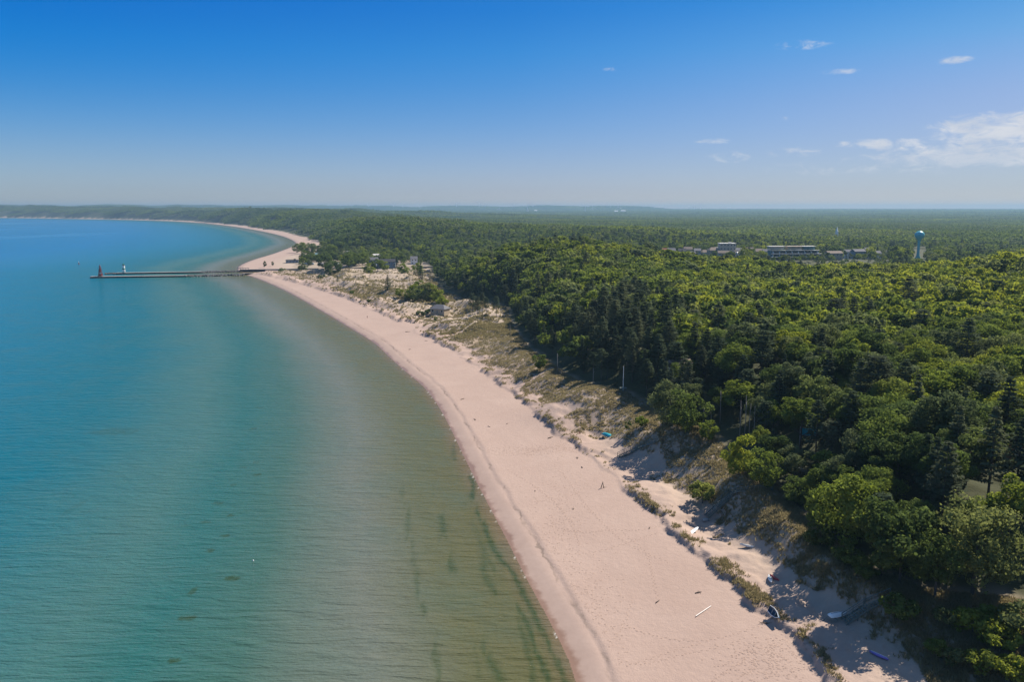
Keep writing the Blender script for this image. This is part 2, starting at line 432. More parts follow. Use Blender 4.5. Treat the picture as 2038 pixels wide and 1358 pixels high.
M['grass'] = leaf_material('beach_grass', [(0, (.105, .102, .048)), (.5, (.175, .152, .082)), (1, (.265, .212, .13))], .4, 1.7, 1.5, (.2, .18, .09))

# ------------------------------------------------------------------ ground and water sheets
def fan(angs, rads):
    A, Rr = np.meshgrid(angs, rads)
    x, y = (Rr * np.sin(A)).ravel(), (Rr * np.cos(A)).ravel()
    n, m = len(angs), len(rads)
    i = np.arange((m - 1) * (n - 1)); rr, cc = i // (n - 1), i % (n - 1)
    a = rr * n + cc
    return x, y, np.stack([a, a + 1, a + n + 1, a + n], 1)
def geom(a, b, ratio): return list(a * ratio ** np.arange(int(math.log(b / a) / math.log(ratio))))
angs = np.radians(np.concatenate([np.arange(-80, -38, 1.5), np.arange(-38, 38, .095), np.arange(38, 81, 1.5)]))
rads = np.array(geom(25, 95, 1.03) + geom(95, 420, 1.0032) + geom(420, 1800, 1.006) + geom(1800, 20000, 1.014) + [20000])
gx, gy, gF = fan(angs, rads)
gz, ds_, dT_, dE_, veg_, fo_, w_ = terrain(gx, gy, True)
gz = np.maximum(gz, -6.5)
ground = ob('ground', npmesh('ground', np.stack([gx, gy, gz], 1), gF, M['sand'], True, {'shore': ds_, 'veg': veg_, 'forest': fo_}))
tag(ground, kind='structure')

wang = np.radians(np.concatenate([np.arange(-80, -38, 2), np.arange(-38, 38, .13), np.arange(38, 81, 2)]))
wrad = np.array(geom(25, 95, 1.05) + geom(95, 420, 1.0042) + geom(420, 19500, 1.03) + [20000])
wx, wy, wF = fan(wang, wrad)
wds = sdist(wx, wy, S)
weed = np.zeros(len(wx))
for (u, v, a, b, k) in [(375,1232,38,12,1),(345,1316,24,9,1),(463,1152,30,10,1),(383,1178,14,18,.8),(418,1097,18,7,.9),(449,1067,20,6,.9),(410,1040,22,6,.7),(460,1027,16,5,.9),
                        (435,1002,22,5,.7),(512,946,16,5,.8),(466,966,14,4,.6),(484,931,18,4,.6),(510,921,12,3,.5),(480,897,14,4,.6),(490,866,10,3,.5),(505,854,16,4,.6),(516,812,14,3,.5),
                        (230,860,90,14,.35),(150,1010,20,40,.2)]:
    x0, y0 = G(u, v); m = 8.0 * (v - 416) / 584
    ax = a / m * .5; ay = b / (m * (v - 416) / FPX * 1.0 + 1e-6) * .5
    wn_ = fbm(wx / 1.6, wy / 2.2, 130, 3) - .5
    weed = np.maximum(weed, k * ss(1.25, .55, ((wx - x0) / ax) ** 2 + ((wy - y0) / ay) ** 2 + wn_ * 1.7) * .85)
ln = fbm(wx / 2.0, wy / 14, 140, 3)
for (d0, wd, y1, k) in [(2.2, .7, 230, .95), (4.3, .6, 150, .9), (6.2, .8, 165, .6), (12.0, .9, 190, .7), (14.0, .5, 150, .35), (19.5, .7, 200, .5)]:
    bend = d0 + (fbm(wy / 18, wx * 0, 150 + int(d0), 2) - .5) * 3.4 + .5 * (vn(wx / .8, wy / 1.4, 7) - .5)
    band = np.exp(-((-wds - bend) / wd) ** 2) * ss(.46, .62, ln + .10 * (1 - ss(y1 - 50, y1, wy))) * (1 - ss(y1 - 25, y1 + 25, wy)) * k
    weed = np.maximum(weed, band)
foam_ = np.exp(-((-wds - .05) / .11) ** 2) * ss(.76, .84, vn(wy / 1.3, wx * 0, 160)) * (1 - ss(300, 420, wy)) * .5
water = ob('water', npmesh('water', np.stack([wx, wy, np.zeros_like(wx)], 1), wF, M['water'], True, {'shore': wds, 'weed': weed, 'foam': foam_}))
tag(water, kind='structure')

# ------------------------------------------------------------------ trees
def unit(v): return v / (np.linalg.norm(v, axis=1, keepdims=True) + 1e-9)

def leafquads(c, nrm, size, rng, asp=1.35, tang=None):
    n = len(c)
    t = rng.normal(size=(n, 3)) if tang is None else tang + rng.normal(size=(n, 3)) * .25
    nrm = unit(nrm); t = unit(t - nrm * (t * nrm).sum(1, keepdims=True)); b = np.cross(nrm, t)
    s = size[:, None] if np.ndim(size) else np.full((n, 1), size)
    bend = nrm * s * .18
    V = np.stack([c - t * s * asp * .55, c + b * s * .45 + bend, c + t * s * asp * .55, c - b * s * .45 + bend], 1).reshape(-1, 3)
    return V, np.arange(4 * n).reshape(n, 4)

def broad_crown(seed, h, rad, lobes, per, size, base=.28, top=1.0, jag=.35):
    g = np.random.default_rng(seed)
    cz, vz = h * (base + top) / 2, h * (top - base) / 2
    d = unit(g.normal(size=(lobes * 3, 3))); d = d[d[:, 2] > (-.95 if base < .12 else -.55)][:lobes]
    lobes = len(d)
    k = g.uniform(.48, .92, lobes)[:, None]
    lc = d * k * np.array([rad, rad, vz * .95]) + np.array([0, 0, cz])
    lc[0] = (0, 0, cz + vz * .55)
    lr = rad * g.uniform(.22, .46, lobes)
    li = np.repeat(np.arange(lobes), per); n = len(li)
    q = unit(g.normal(size=(n, 3)) + .65 * d[li] + np.array([0, 0, .35]))
    c = lc[li] + q * (lr[li] * g.uniform(.62, 1.08, n) * (1 + jag * (g.random(n) - .6)))[:, None] * np.array([1, 1, .8])
    nr = q + g.normal(size=(n, 3)) * .55
    V, F = leafquads(c, nr, size * g.uniform(.6, 1.3, n), g)
    lv = np.clip(g.random(lobes)[li] * .7 + g.random(n) * .45 - .1, 0, 1)
    return V, F, lv

def pine_crown(seed, h, rad, levels, per, size, base=.25, branches=6, power=.75, up=.22):
    g = np.random.default_rng(seed); Cs, Ns, Ts, Ls = [], [], [], []
    for L in range(levels):
        t = (L + g.uniform(-.2, .2)) / levels
        z = h * (base + (1 - base) * max(t, 0)) - .02 * h
        rl = rad * max(.10, (1 - max(t, 0)) ** power) * (1.0 if t > .12 else .75)
        a0 = g.uniform(0, 6.28)
        for b in range(branches):
            if g.random() < .10: continue
            a = a0 + 6.283 * b / branches + g.uniform(-.35, .35); ln = rl * g.uniform(.62, 1.18)
            m = max(2, int(per * (.45 + .55 * ln / rad)))
            s = g.uniform(.25, 1.0, m) ** .8
            spread = .24 * ln * s * g.normal(size=m) + .12 * g.normal(size=m)
            lift = up * ln * s ** 1.5 - .10 * ln * s * (1 - t) + g.normal(size=m) * .10
            dx, dy = math.cos(a), math.sin(a)
            c = np.stack([dx * ln * s - dy * spread, dy * ln * s + dx * spread, z + lift], 1)
            Cs.append(c); Ns.append(np.stack([dx * .35 + g.normal(size=m) * .35, dy * .35 + g.normal(size=m) * .35, np.full(m, .9)], 1))
            Ts.append(np.tile([dx, dy, .35], (m, 1))); Ls.append(np.clip(s * .55 + g.random(m) * .3 + g.random() * .25 - .15, 0, 1))
    c = np.concatenate(Cs)
    V, F = leafquads(c, np.concatenate(Ns), size * g.uniform(.65, 1.25, len(c)), g, 1.7, np.concatenate(Ts))
    return V, F, np.concatenate(Ls)

def trunk_mesh(seed, h, r, rad, kind='broad', mat=None):
    g = random.Random(seed); b = MB()
    lean = g.uniform(-.03, .03) * h
    top = h * (.62 if kind == 'broad' else .95)
    pts = [(lean * k * k, lean * .5 * k, top * k - (.8 if k == 0 else 0)) for k in (0, .12, .35, .6, .8, 1)]
    b.tube(pts, [r * 1.35, r * 1.05, r * .86, r * .66, r * .45, r * .18])
    if kind == 'broad':
        for k in range(6):
            z = h * g.uniform(.25, .5); a = k * 1.05 + g.uniform(-.4, .4); l = rad * g.uniform(.45, .75)
            b.tube([(lean * .3, 0, z), (math.cos(a) * l * .5, math.sin(a) * l * .5, z + l * .45), (math.cos(a) * l, math.sin(a) * l, z + l * .8)], [r * .5, r * .33, r * .1], 5)
    else:
        for k in range(10):
            z = h * g.uniform(.18, .6); a = g.uniform(0, 6.28); l = rad * g.uniform(.35, .8)
            b.bar((0, 0, z), (math.cos(a) * l, math.sin(a) * l, z + l * .1), r * .22, r * .06, 4)
    return b.mesh('trunk', mat or M['bark'])

VAR = {}
def mkvar(key, crown, h, r, rad, kind, mat, tm=None):
    V, F, lv = crown
    VAR[key] = (npmesh('crown', V, F, mat, False, {'leafvar': lv}), trunk_mesh(hash(key) % 1000 if 0 else len(VAR) + 5, h, r, rad, kind, tm), h, rad)
for k, (h, rad, lobes, per, base) in enumerate([(14, 4.6, 27, 210, .24), (15, 5.2, 32, 200, .28), (12.5, 4.9, 26, 200, .20), (16, 4.3, 25, 210, .32), (13, 5.6, 34, 190, .23), (11, 3.7, 20, 210, .18)]):
    mkvar(('b', k), broad_crown(100 + k, h, rad, lobes, per, .37, base), h, .22, rad, 'broad', M['broad'])
for k, (h, rad, lv, per, base, br, pw, up) in enumerate([(18, 3.6, 17, 34, .24, 6, .72, .20), (20, 4.2, 18, 34, .34, 6, .60, .26), (16, 3.3, 18, 30, .14, 6, .85, .10), (17, 4.4, 13, 44, .42, 6, .42, .30), (13, 2.9, 15, 18, .08, 6, .9, .08)]):
    mkvar(('p', k), pine_crown(200 + k, h, rad, lv, per, .40, base, br, pw, up), h, .2, rad, 'pine', M['pine'])
for k, (h, rad, lobes, per) in enumerate([(3.2, 2.0, 14, 80), (2.4, 1.7, 12, 75), (5.0, 2.3, 16, 85)]):
    mkvar(('s', k), broad_crown(300 + k, h, rad, lobes, per, .30, .04), h, .07, rad, 'broad', M['broad'])
mkvar(('w', 0), broad_crown(400, 14, 5.4, 56, 130, .36, .10, 1.0, .55), 14, .28, 4.5, 'broad', M['broad'])
for k, (h, rad, lobes, per) in enumerate([(9, 4.4, 28, 160), (8, 3.6, 24, 160), (10, 4.6, 32, 150), (7, 3.4, 22, 160)]):
    mkvar(('m', k), broad_crown(430 + k, h, rad, lobes, per, .35, .02), h, .14, rad * .7, 'broad', M['broad'])
mkvar(('t', 0), pine_crown(410, 16, 4.8, 8, 46, .52, .52, 6, .35, .34), 16, .26, 4, 'pine', M['pine'])
mkvar(('c', 0), broad_crown(420, 6.0, 1.7, 12, 60, .34, .06), 6, .08, 1.4, 'broad', M['broad'])

TREES = []
def plant(name, key, x, y, z, s, tint, sx=1.0, rz=None):
    cm, tm, h, rad = VAR[key]
    o = bpy.data.objects.new(name, None); C.objects.link(o)
    o.location = (x, y, z); o.rotation_euler = (0, 0, random.uniform(0, 6.28) if rz is None else rz); o.scale = (s * sx, s * sx, s)
    o.empty_display_size = .5
    for nm, me in (('trunk', tm), ('crown', cm)):
        c = bpy.data.objects.new(nm, me); C.objects.link(c); c.parent = o; c['tint'] = float(tint)
    TREES.append(dict(o=o, key=key, x=x, y=y, z=z, h=h * s, tint=tint, name=name))
    return TREES[-1]

# --- trees one can single out: photograph pixel of the foot, height in photograph pixels
def at_px(name, key, u, v, hp, tint, label, sx=1.0, cat='tree', group=None, zoff=0.0):
    x, y, z = onground(u, v)
    d = P(x, y, z)[2]
    h = hp * d / FPX / math.cos(PITCH + math.atan((v - 679) / FPX) * 0) / max(.6, math.cos(math.atan2(H - z, y)))
    t = plant(name, key, x, y, z + zoff, h / VAR[key][2], tint, sx)
    tag(t['o'], label, cat, group); t['done'] = True
    return t

at_px('dune_shrub', ('s', 0), 1398, 1002, 40, .92, 'round bright green bush on bare sand beside the middle wooden stairs', 1.05, 'bush')
at_px('broadleaf_tree', ('m', 1), 1470, 948, 80, .9, 'bright lime-topped round tree at the forest edge above the middle stairs', .8)
at_px('broadleaf_tree', ('m', 1), 1527, 968, 76, .45, 'olive bushy tree beside the lime-topped one at the forest edge')
at_px('broadleaf_tree', ('s', 2), 1410, 880, 44, .6, 'small pale olive tree standing alone before the pines with bare trunks')
at_px('broadleaf_tree', ('m', 2), 1690, 1078, 128, .62, 'tall broadleaf with bright green crown top at the forest edge above the slope')
at_px('broadleaf_tree', ('m', 0), 1645, 1062, 84, .40, 'dull green broadleaf leaning on the tall bright-topped tree at the slope edge')
at_px('willow_tree', ('w', 0), 1935, 1185, 172, .93, 'feathery light green willow-like tree above the lowest wooden stairs')
at_px('broadleaf_tree', ('b', 3), 2000, 1120, 160, .72, 'large green broadleaf behind the feathery willow-like tree, by the dark-roofed house')
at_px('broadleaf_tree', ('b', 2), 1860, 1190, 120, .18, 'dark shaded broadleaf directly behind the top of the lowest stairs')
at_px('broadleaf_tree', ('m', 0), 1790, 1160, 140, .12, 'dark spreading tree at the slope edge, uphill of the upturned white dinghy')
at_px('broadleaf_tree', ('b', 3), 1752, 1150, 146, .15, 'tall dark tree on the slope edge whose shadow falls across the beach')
at_px('dune_shrub', ('s', 0), 1785, 1235, 44, .42, 'olive bush growing against the upper railing of the lowest stairs', 1.1, 'bush')
at_px('pine_tree', ('t', 0), 1652, 935, 100, .95, 'pale-crowned pine on three bare trunks beside the teal deck')
at_px('pine_tree', ('p', 1), 1870, 1075, 190, .75, 'broad tall pine with layered boughs left of the dark-roofed house')
at_px('pine_tree', ('p', 0), 1965, 1000, 190, .85, 'tallest layered pine, right in front of the dark-roofed brick house')
at_px('broadleaf_tree', ('m', 2), 1335, 848, 84, .35, 'bushy olive-green tree on the corner of the grassy hollow with the pole')
at_px('broadleaf_tree', ('m', 1), 1370, 858, 82, .22, 'dark rounded tree next to the olive one by the grassy hollow')
at_px('broadleaf_tree', ('s', 2), 1075, 738, 34, .25, 'small dark round tree beside the sandy track below the pines')
at_px('pine_tree', ('p', 4), 772, 580, 32, .25, 'lone dark conifer standing in the open dune field', 1.35)
at_px('broadleaf_tree', ('s', 2), 795, 602, 20, .75, 'lowest light green bush at the beach end of the dune thicket', 1.1)
for u, v, hp, tn, lb in [(822, 600, 34, .7, 'light green tree at the seaward end of the dune thicket'), (843, 602, 40, .62, 'tallest light green tree in the middle of the dune thicket'),
                         (858, 600, 36, .8, 'yellow-green tree at the inland end of the dune thicket'), (832, 588, 30, .5, 'half-hidden tree at the back of the dune thicket'), (872, 605, 24, .7, 'short green tree between the dune thicket and the pavilion')]:
    at_px('broadleaf_tree', ('m', 1), u, v, hp, tn, lb, 1.15, 'tree', 'trees of the dune thicket')
for u, v, hp, tn, lb in [(940, 630, 46, .4, 'slim pine of the roadside clump, seaward end'), (950, 632, 48, .5, 'tall pine in the middle of the roadside clump'), (960, 630, 42, .45, 'pine of the roadside clump with thin crown'),
                         (968, 628, 38, .3, 'shorter pine at the forest end of the roadside clump'), (988, 634, 44, .55, 'single pine beside the sandy road past the roadside clump')]:
    at_px('pine_tree', ('p', 3), u, v, hp, tn, lb, .8, 'pine', 'pines beside the pavilion road')
at_px('dune_shrub', ('s', 1), 838, 630, 11, .3, 'scrubby bush on the sand in front of the pavilion', 1.1, 'bush')
at_px('dune_shrub', ('s', 2), 867, 641, 12, .8, 'small upright bush at the edge of the sandy road', .8, 'bush')
at_px('dune_shrub', ('s', 0), 882, 610, 18, .8, 'bright green bush pressed behind the pavilion roof', 1.2, 'bush')
at_px('dune_shrub', ('c', 0), 1250, 862, 24, .05, 'dark conical bush at the bottom of the grassy hollow', 1.0, 'bush')
at_px('dune_shrub', ('s', 0), 1275, 850, 20, .5, 'low olive bush beside the conical one in the grassy hollow', 1.0, 'bush')
at_px('pine_tree', ('p', 4), 1222, 770, 40, .5, 'small young pine at the foot of the white pole')
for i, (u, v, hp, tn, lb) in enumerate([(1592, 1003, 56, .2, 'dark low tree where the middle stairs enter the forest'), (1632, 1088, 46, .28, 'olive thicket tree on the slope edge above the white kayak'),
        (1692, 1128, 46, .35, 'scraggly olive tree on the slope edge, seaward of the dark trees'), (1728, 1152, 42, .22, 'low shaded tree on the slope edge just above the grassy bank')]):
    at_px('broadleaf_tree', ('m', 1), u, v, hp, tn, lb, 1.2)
for u, v, hp, tn, lb in [(1935, 1262, 44, .85, 'sunlit yellow-green sapling on the grass bank beyond the lowest stairs'), (1990, 1300, 52, .8, 'sunlit sapling thicket near the corner of the grass bank'),
                         (2030, 1262, 60, .7, 'light green sapling against the dark wood above the grass bank'), (2015, 1352, 44, .9, 'bright green sapling lowest on the grass bank'), (1880, 1246, 30, .6, 'small olive sapling just past the lowest stairs on the bank'), (1962, 1338, 40, .75, 'yellow-green sapling low on the bank left of the lowest one'),
                         (1905, 1325, 30, .55, 'dull green sapling nearest the purple kayak'), (1958, 1246, 36, .7, 'light sapling in the middle of the upper grass bank'), (1860, 1300, 26, .5, 'little bushy sapling at the seaward foot of the bank')]:
    at_px('sapling', ('s', 0), u, v, hp, tn, lb, 1.15, 'sapling')
for u, d, hm, ti, lb in [(1343, 900, 11, .4, 'round tree in front of the reddish-roofed town house'), (1372, 915, 10, .3, 'dark round tree left of the narrow light blue house'), (1407, 890, 8, .5, 'small tree before the off-white gabled town house'), (1428, 935, 9, .35, 'tree at the corner of the tall beige building'),
        (1458, 890, 11, .3, 'dark round tree below the tall beige building'), (1487, 905, 14, .75, 'light green tall tree between grey town house and the terraces'), (1500, 930, 12, .3, 'dark tree in front of the brick-red town house'), (1521, 880, 12, .7, 'wide light green tree at the left end of the terraces'),
        (1562, 868, 8, .5, 'low tree in front of the left terraces'), (1600, 865, 7, .3, 'dark low tree before the middle of the terraces'), (1632, 868, 8, .6, 'bushy tree at the right end of the terraces'), (1676, 900, 10, .65, 'light tree beside the brownish low building'), (1745, 930, 10, .1, 'darkest tree between blue-grey buildings and water tower')]:
    x_, y_ = (u - 1019) / FPX * d, d / CP * 1.0
    tt_ = plant('broadleaf_tree', ('m', int(hm) % 4), x_, y_, hz(x_, y_) - .3, hm / VAR[('m', int(hm) % 4)][2], ti, 1.15); tag(tt_['o'], lb, 'tree', 'trees among the town houses'); tt_['done'] = True
# park by the harbour mouth
PARK = [('m',1,612,522,24,.3,'dark green tree on the sandy park edge beside the beach house'),('m',1,603,540,18,.6,'yellow-green tree at the seawall end of the park'),('s',2,561,540,14,.5,'small bushy tree nearest the harbour mouth on the sand'),
        ('m',0,648,540,32,.08,'large dark tree by the seawall beside the campers'),('m',0,663,541,30,.15,'brown-green tree by the seawall behind the boat shed'),('m',1,640,505,26,.5,'green tree behind the sandy park clearing'),
        ('m',2,606,505,22,.6,'light green tree at the dune edge of the park'),('m',2,592,503,18,.55,'light green tree nearest the beach bend'),('m',1,690,532,28,.45,'round green tree in the middle of the park'),('m',1,705,530,30,.3,'deep green tree in the middle of the park'),
        ('m',0,722,528,26,.55,'green tree between park and blue-grey houses'),('m',3,752,540,24,.5,'light tree beside the far seawall'),('p',2,790,533,34,.1,'dark pointed conifer between the blue-grey houses'),('m',1,765,540,18,.8,'bright small tree at the far seawall'),
        ('m',1,735,545,22,.75,'bright yellow-green tree on the far blowout rim'),('p',4,672,561,14,.4,'small conifer on the grassy bank by the seawall'),('m',2,830,548,24,.6,'light tree at the inland end of the dune field'),('m',1,805,546,22,.62,'light green tree at the back of the dune field'),
        ('p',2,838,560,36,.2,'dark conifer at the inland corner of the dune field'),('m',0,660,510,24,.4,'green tree above the row of parked campers'),('m',0,620,508,24,.5,'bushy tree between beach bend and park clearing')]
for a, b, u, v, hp, tn, lb in PARK:
    at_px({'p': 'pine_tree'}.get(a, 'broadleaf_tree'), (a, b), u, v, hp, tn, lb, 1.1, 'tree', 'scattered park trees')
for u, v, hp, lb in [(527, 533, 14, 'leafless little tree alone on the beach by the harbour'), (543, 530, 10, 'second sparse little tree on the sand by the park')]:
    at_px('broadleaf_tree', ('s', 2), u, v, hp, .05, lb, .6)
for u, v, hp, lb in [(640, 553, 8, 'low dark scrub on the grassy bank below the seawall'), (700, 585, 6, 'small bush in the green hollow of the dune field'), (735, 602, 6, 'dark bush near the scarp of the dune field'), (855, 625, 8, 'bush beside the sandy beach access')]:
    at_px('dune_shrub', ('s', 1), u, v, hp, .25, lb, 1.4, 'bush')
NHAND = len(TREES)

# --- the wood: jittered grid of stems
def scatter(x0, x1, y0, y1, sp, seed):
    g = np.random.default_rng(seed)
    X, Y = np.meshgrid(np.arange(x0, x1, sp), np.arange(y0, y1, sp))
    X = X.ravel() + g.uniform(-.42, .42, X.size) * sp; Y = Y.ravel() + g.uniform(-.42, .42, Y.size) * sp
    return X, Y, g
def inview(x, y, z, mu=60, mv=60):
    u, v, d = P(x, y, z)
    return (d > 5) & (u > -mu) & (u < 2038 + mu) & (v < 1358 + mv)

def woodmask(x, y):
    dE = dEf(x, y)
    r = np.hypot(x, y); az = np.arctan2(x, y)
    ok = dE > 6.0
    cs, cn = along(PS0, PS1, x), along(PN0, PN1, x)
    ok &= ~((y > cs - 14) & (y < cn + 16) & (x < 60))
    town = (r > 650) & (r < 1090) & (az > R(6.5)) & (az < R(25.5))
    return ok, dE, town

xs, ys, g0 = scatter(-460, 20, 925, 1330, 12.0, 19)
dsp, dep, zp = sdist(xs, ys, S), sdist(xs, ys, EP), terrain(xs, ys)
okp = (dsp > 75) & (dep < 2) & (ys > along(PN0, PN1, xs) + 22) & (fbm(xs / 55, ys / 55, 270, 2) > .34)
for qu, qv, qr in [(685, 506, 26), (637, 512, 20), (582, 523, 18), (742, 528, 14), (769, 531, 18), (824, 527, 12), (748, 517, 12), (615, 537, 14), (642, 537, 14), (600, 515, 20)]:
    qx, qy = G(qu, qv, 4); okp &= (xs - qx) ** 2 + ((ys - qy) * .8) ** 2 > qr * qr
for tr in TREES: okp &= (xs - tr['x']) ** 2 + (ys - tr['y']) ** 2 > 36
PN = 0
for x, y, z in zip(xs[okp], ys[okp], zp[okp]):
    if not inview(np.array([x]), np.array([y]), np.array([z]))[0]: continue
    u, v, d = P(x, y, z); PN += 1
    tn = float(np.clip(g0.normal(.45, .22), 0, 1)); sz_ = g0.uniform(.55, 1.3); tr = plant('broadleaf_tree' if sz_ > .95 else 'young_tree', ('m', int(g0.integers(0, 4))), x, y, z, sz_, tn)
    tr['dE'] = 999; tr['park'] = True
print('park trees', PN)
xs, ys, g1 = scatter(-120, 380, 60, 640, 6.5, 21)
ok, dE, town = woodmask(xs, ys)
zs = terrain(xs, ys)
ok &= inview(xs, ys, zs + 14, 320, 420)
# clearings: the grassy hollow with the pole, the houses, the pavilion road
HOLE = []
def hole(u, v, r, z=9):
    x, y = G(u, v, z); HOLE.append((x, y, r))
hole(1245, 795, 7); hole(2055, 965, 10, 16); hole(1606, 868, 3, 14); hole(1760, 915, 4, 12); hole(1650, 905, 6, 11); hole(1000, 618, 9, 6); hole(1400, 850, 4, 10)
HOLE.append((87, 117, 14))
for hx, hy, hr in HOLE: ok &= (xs - hx) ** 2 + (ys - hy) ** 2 > hr * hr
for t in TREES: ok &= (xs - t['x']) ** 2 + (ys - t['y']) ** 2 > 3.4 ** 2
xs, ys, zs, dE = xs[ok], ys[ok], zs[ok], dE[ok]
u_, v_, d_ = P(xs, ys, zs + 10)
# pines follow the seaward flank and scattered pockets, broadleaf the ridge
pm = fbm(xs / 34, ys / 34, 210, 3)
pprob = np.clip((.46 - dE / 150) + (pm - .5) * 2.6 + np.where(ys < 190, .06, np.where(ys < 430, .20, -.25)) - .35 * ss(40, 90, dE), .03, .93)
isp = g1.random(len(xs)) < pprob
tint = np.clip(fbm(xs / 26, ys / 26, 220, 3) * .9 + g1.normal(size=len(xs)) * .22 + dE / 420 - .10, 0, 1)
sc = g1.uniform(.78, 1.12, len(xs)) * np.interp(dE, [0, 8, 18, 36], [.55, .66, .86, 1.0])
vis = inview(xs, ys, zs + 10, 8, 30)
order = np.argsort(d_)
FOREST = dict(b=[], p=[])
cnt = dict(b=0, p=0)
LIM = dict(b=185, p=270)
for i in order:
    k = 'p' if isp[i] else 'b'
    if vis[i] and cnt[k] < LIM[k]:
        cnt[k] += 1
        key = ('p', int(g1.choice([0, 1, 2, 3], p=[.35, .25, .2, .2]))) if k == 'p' else ('b', int(g1.integers(0, 5)))
        t = plant('pine_tree' if k == 'p' else 'broadleaf_tree', key, xs[i], ys[i], zs[i], sc[i], tint[i], g1.uniform(1.0, 1.38) if k == 'b' else g1.uniform(.95, 1.22))
        t['dE'] = dE[i]
    else:
        FOREST[k].append((xs[i], ys[i], zs[i], sc[i] * 1.14, tint[i]))

# --- the rest of the wood, too many to count: stuff
def lod_mesh(kind, seed, fine):
    if kind == 'b':
        g = np.random.default_rng(seed); h, rad = g.uniform(12, 15.5), g.uniform(4.3, 5.6)
        return broad_crown(seed, h, rad, *( (18, 26, 1.0) if fine else (8, 6, 2.0)), .26)
    return pine_crown(seed, 17, 3.7, *((11, 9, .95) if fine else (5, 4, 1.8)), .22, 5, .7, .18)

def src(name, V, F, lv, mat):
    return bpy.data.objects.new(name, npmesh(name, V, F, mat, False, {'leafvar': lv}))

def instancer(name, pts, rot, scl, tint, srcs, label):
    me = bpy.data.meshes.new(name); n = len(pts)
    me.vertices.add(n); me.vertices.foreach_set('co', np.asarray(pts, np.float32).ravel())
    for k, a, t in (('rot', rot, 'FLOAT_VECTOR'), ('scl', scl, 'FLOAT'), ('tint', tint, 'FLOAT')):
        at = me.attributes.new(k, t, 'POINT'); at.data.foreach_set('vector' if t == 'FLOAT_VECTOR' else 'value', np.asarray(a, np.float32).ravel())
    at = me.attributes.new('pick', 'INT', 'POINT'); at.data.foreach_set('value', RNG.integers(0, len(srcs), n).astype(np.int32))
    o = ob(name, me); tag(o, label, None, None, 'stuff')
    ng = bpy.data.node_groups.new(name, 'GeometryNodeTree')
    ng.interface.new_socket('Geometry', in_out='INPUT', socket_type='NodeSocketGeometry'); ng.interface.new_socket('Geometry', in_out='OUTPUT', socket_type='NodeSocketGeometry')
    N, L = ng.nodes, ng.links
    gi, go = N.new('NodeGroupInput'), N.new('NodeGroupOutput')
    jn = N.new('GeometryNodeJoinGeometry')
    for s_ in srcs:
        oi = N.new('GeometryNodeObjectInfo'); oi.inputs['Object'].default_value = s_; oi.transform_space = 'ORIGINAL'
        gi2 = N.new('GeometryNodeGeometryToInstance'); L.new(oi.outputs['Geometry'], gi2.inputs[0]); L.new(gi2.outputs[0], jn.inputs[0])
    ip = N.new('GeometryNodeInstanceOnPoints'); ip.inputs['Pick Instance'].default_value = True
    def na(nm, t):
        a = N.new('GeometryNodeInputNamedAttribute'); a.data_type = t; a.inputs[0].default_value = nm; return a.outputs[0]
    L.new(gi.outputs[0], ip.inputs['Points']); L.new(jn.outputs[0], ip.inputs['Instance'])
    L.new(na('pick', 'INT'), ip.inputs['Instance Index']); L.new(na('rot', 'FLOAT_VECTOR'), ip.inputs['Rotation']); L.new(na('scl', 'FLOAT'), ip.inputs['Scale'])
    L.new(ip.outputs[0], go.inputs[0])
    md = o.modifiers.new('scatter', 'NODES'); md.node_group = ng
    return o

# middle distance, one instance per tree
for (x0, x1, y0, y1, sp, sd) in [(-420, 60, 560, 1500, 8.0, 31), (60, 900, 640, 1500, 8.2, 32), (380, 700, 200, 640, 7.5, 33)]:
    X, Y, g2 = scatter(x0, x1, y0, y1, sp, sd)
    ok, dE2, town = woodmask(X, Y)
    Z = terrain(X, Y)
    ok &= inview(X, Y, Z + 14, 120, 60) & ~((X < 380) & (Y < 640) & (X > -120)) & (np.hypot(X, Y) < 1450)
    ok &= ~(town & (g2.random(len(X)) > np.where(np.hypot(X, Y) < 880, .10, .26)))
    park = (Y > 915) & (sdist(X, Y, S) > 60) & (dE2 <= 1) & (Y < 1330)
    ok &= ~((np.abs(np.arctan2(X, Y) - math.atan2(1826 - 1019, FPX)) < .009) & (np.hypot(X, Y) > 860))
    tsc = np.where(town & (np.hypot(X, Y) < 1040), .58, 1.0)[ok]
    X, Y, Z, T2 = X[ok], Y[ok], Z[ok], np.clip(fbm(X / 40, Y / 40, 230, 3) * .9 + g2.normal(size=len(X)) * .2 - .04, 0, 1)[ok]
    for x, y, z, t, k_ in zip(X, Y, Z, T2, tsc):
        FOREST['p' if g2.random() < .16 + .5 * (fbm(np.array([x / 60]), np.array([y / 60]), 240, 2)[0] - .45) else 'b'].append((x, y, z, g2.uniform(.75, 1.2) * k_, t))
for k, nm, lb in (('b', 'broadleaf_forest', 'sunlit green broadleaf wood covering the dune ridge and the land behind the town'), ('p', 'pine_forest', 'dark pines mixed through the wood behind the beach')):
    A = np.array(FOREST[k]); n = len(A)
    print('forest', k, n)
    rot = np.stack([np.zeros(n), np.zeros(n), RNG.uniform(0, 6.28, n)], 1)
    srcs = [src(nm, *lod_mesh(k, 500 + j + (50 if k == 'p' else 0), True), M['broad' if k == 'b' else 'pine']) for j in range(6)]
    instancer(nm, A[:, :3] - np.array([0, 0, .6]), rot, A[:, 3], A[:, 4], srcs, lb)

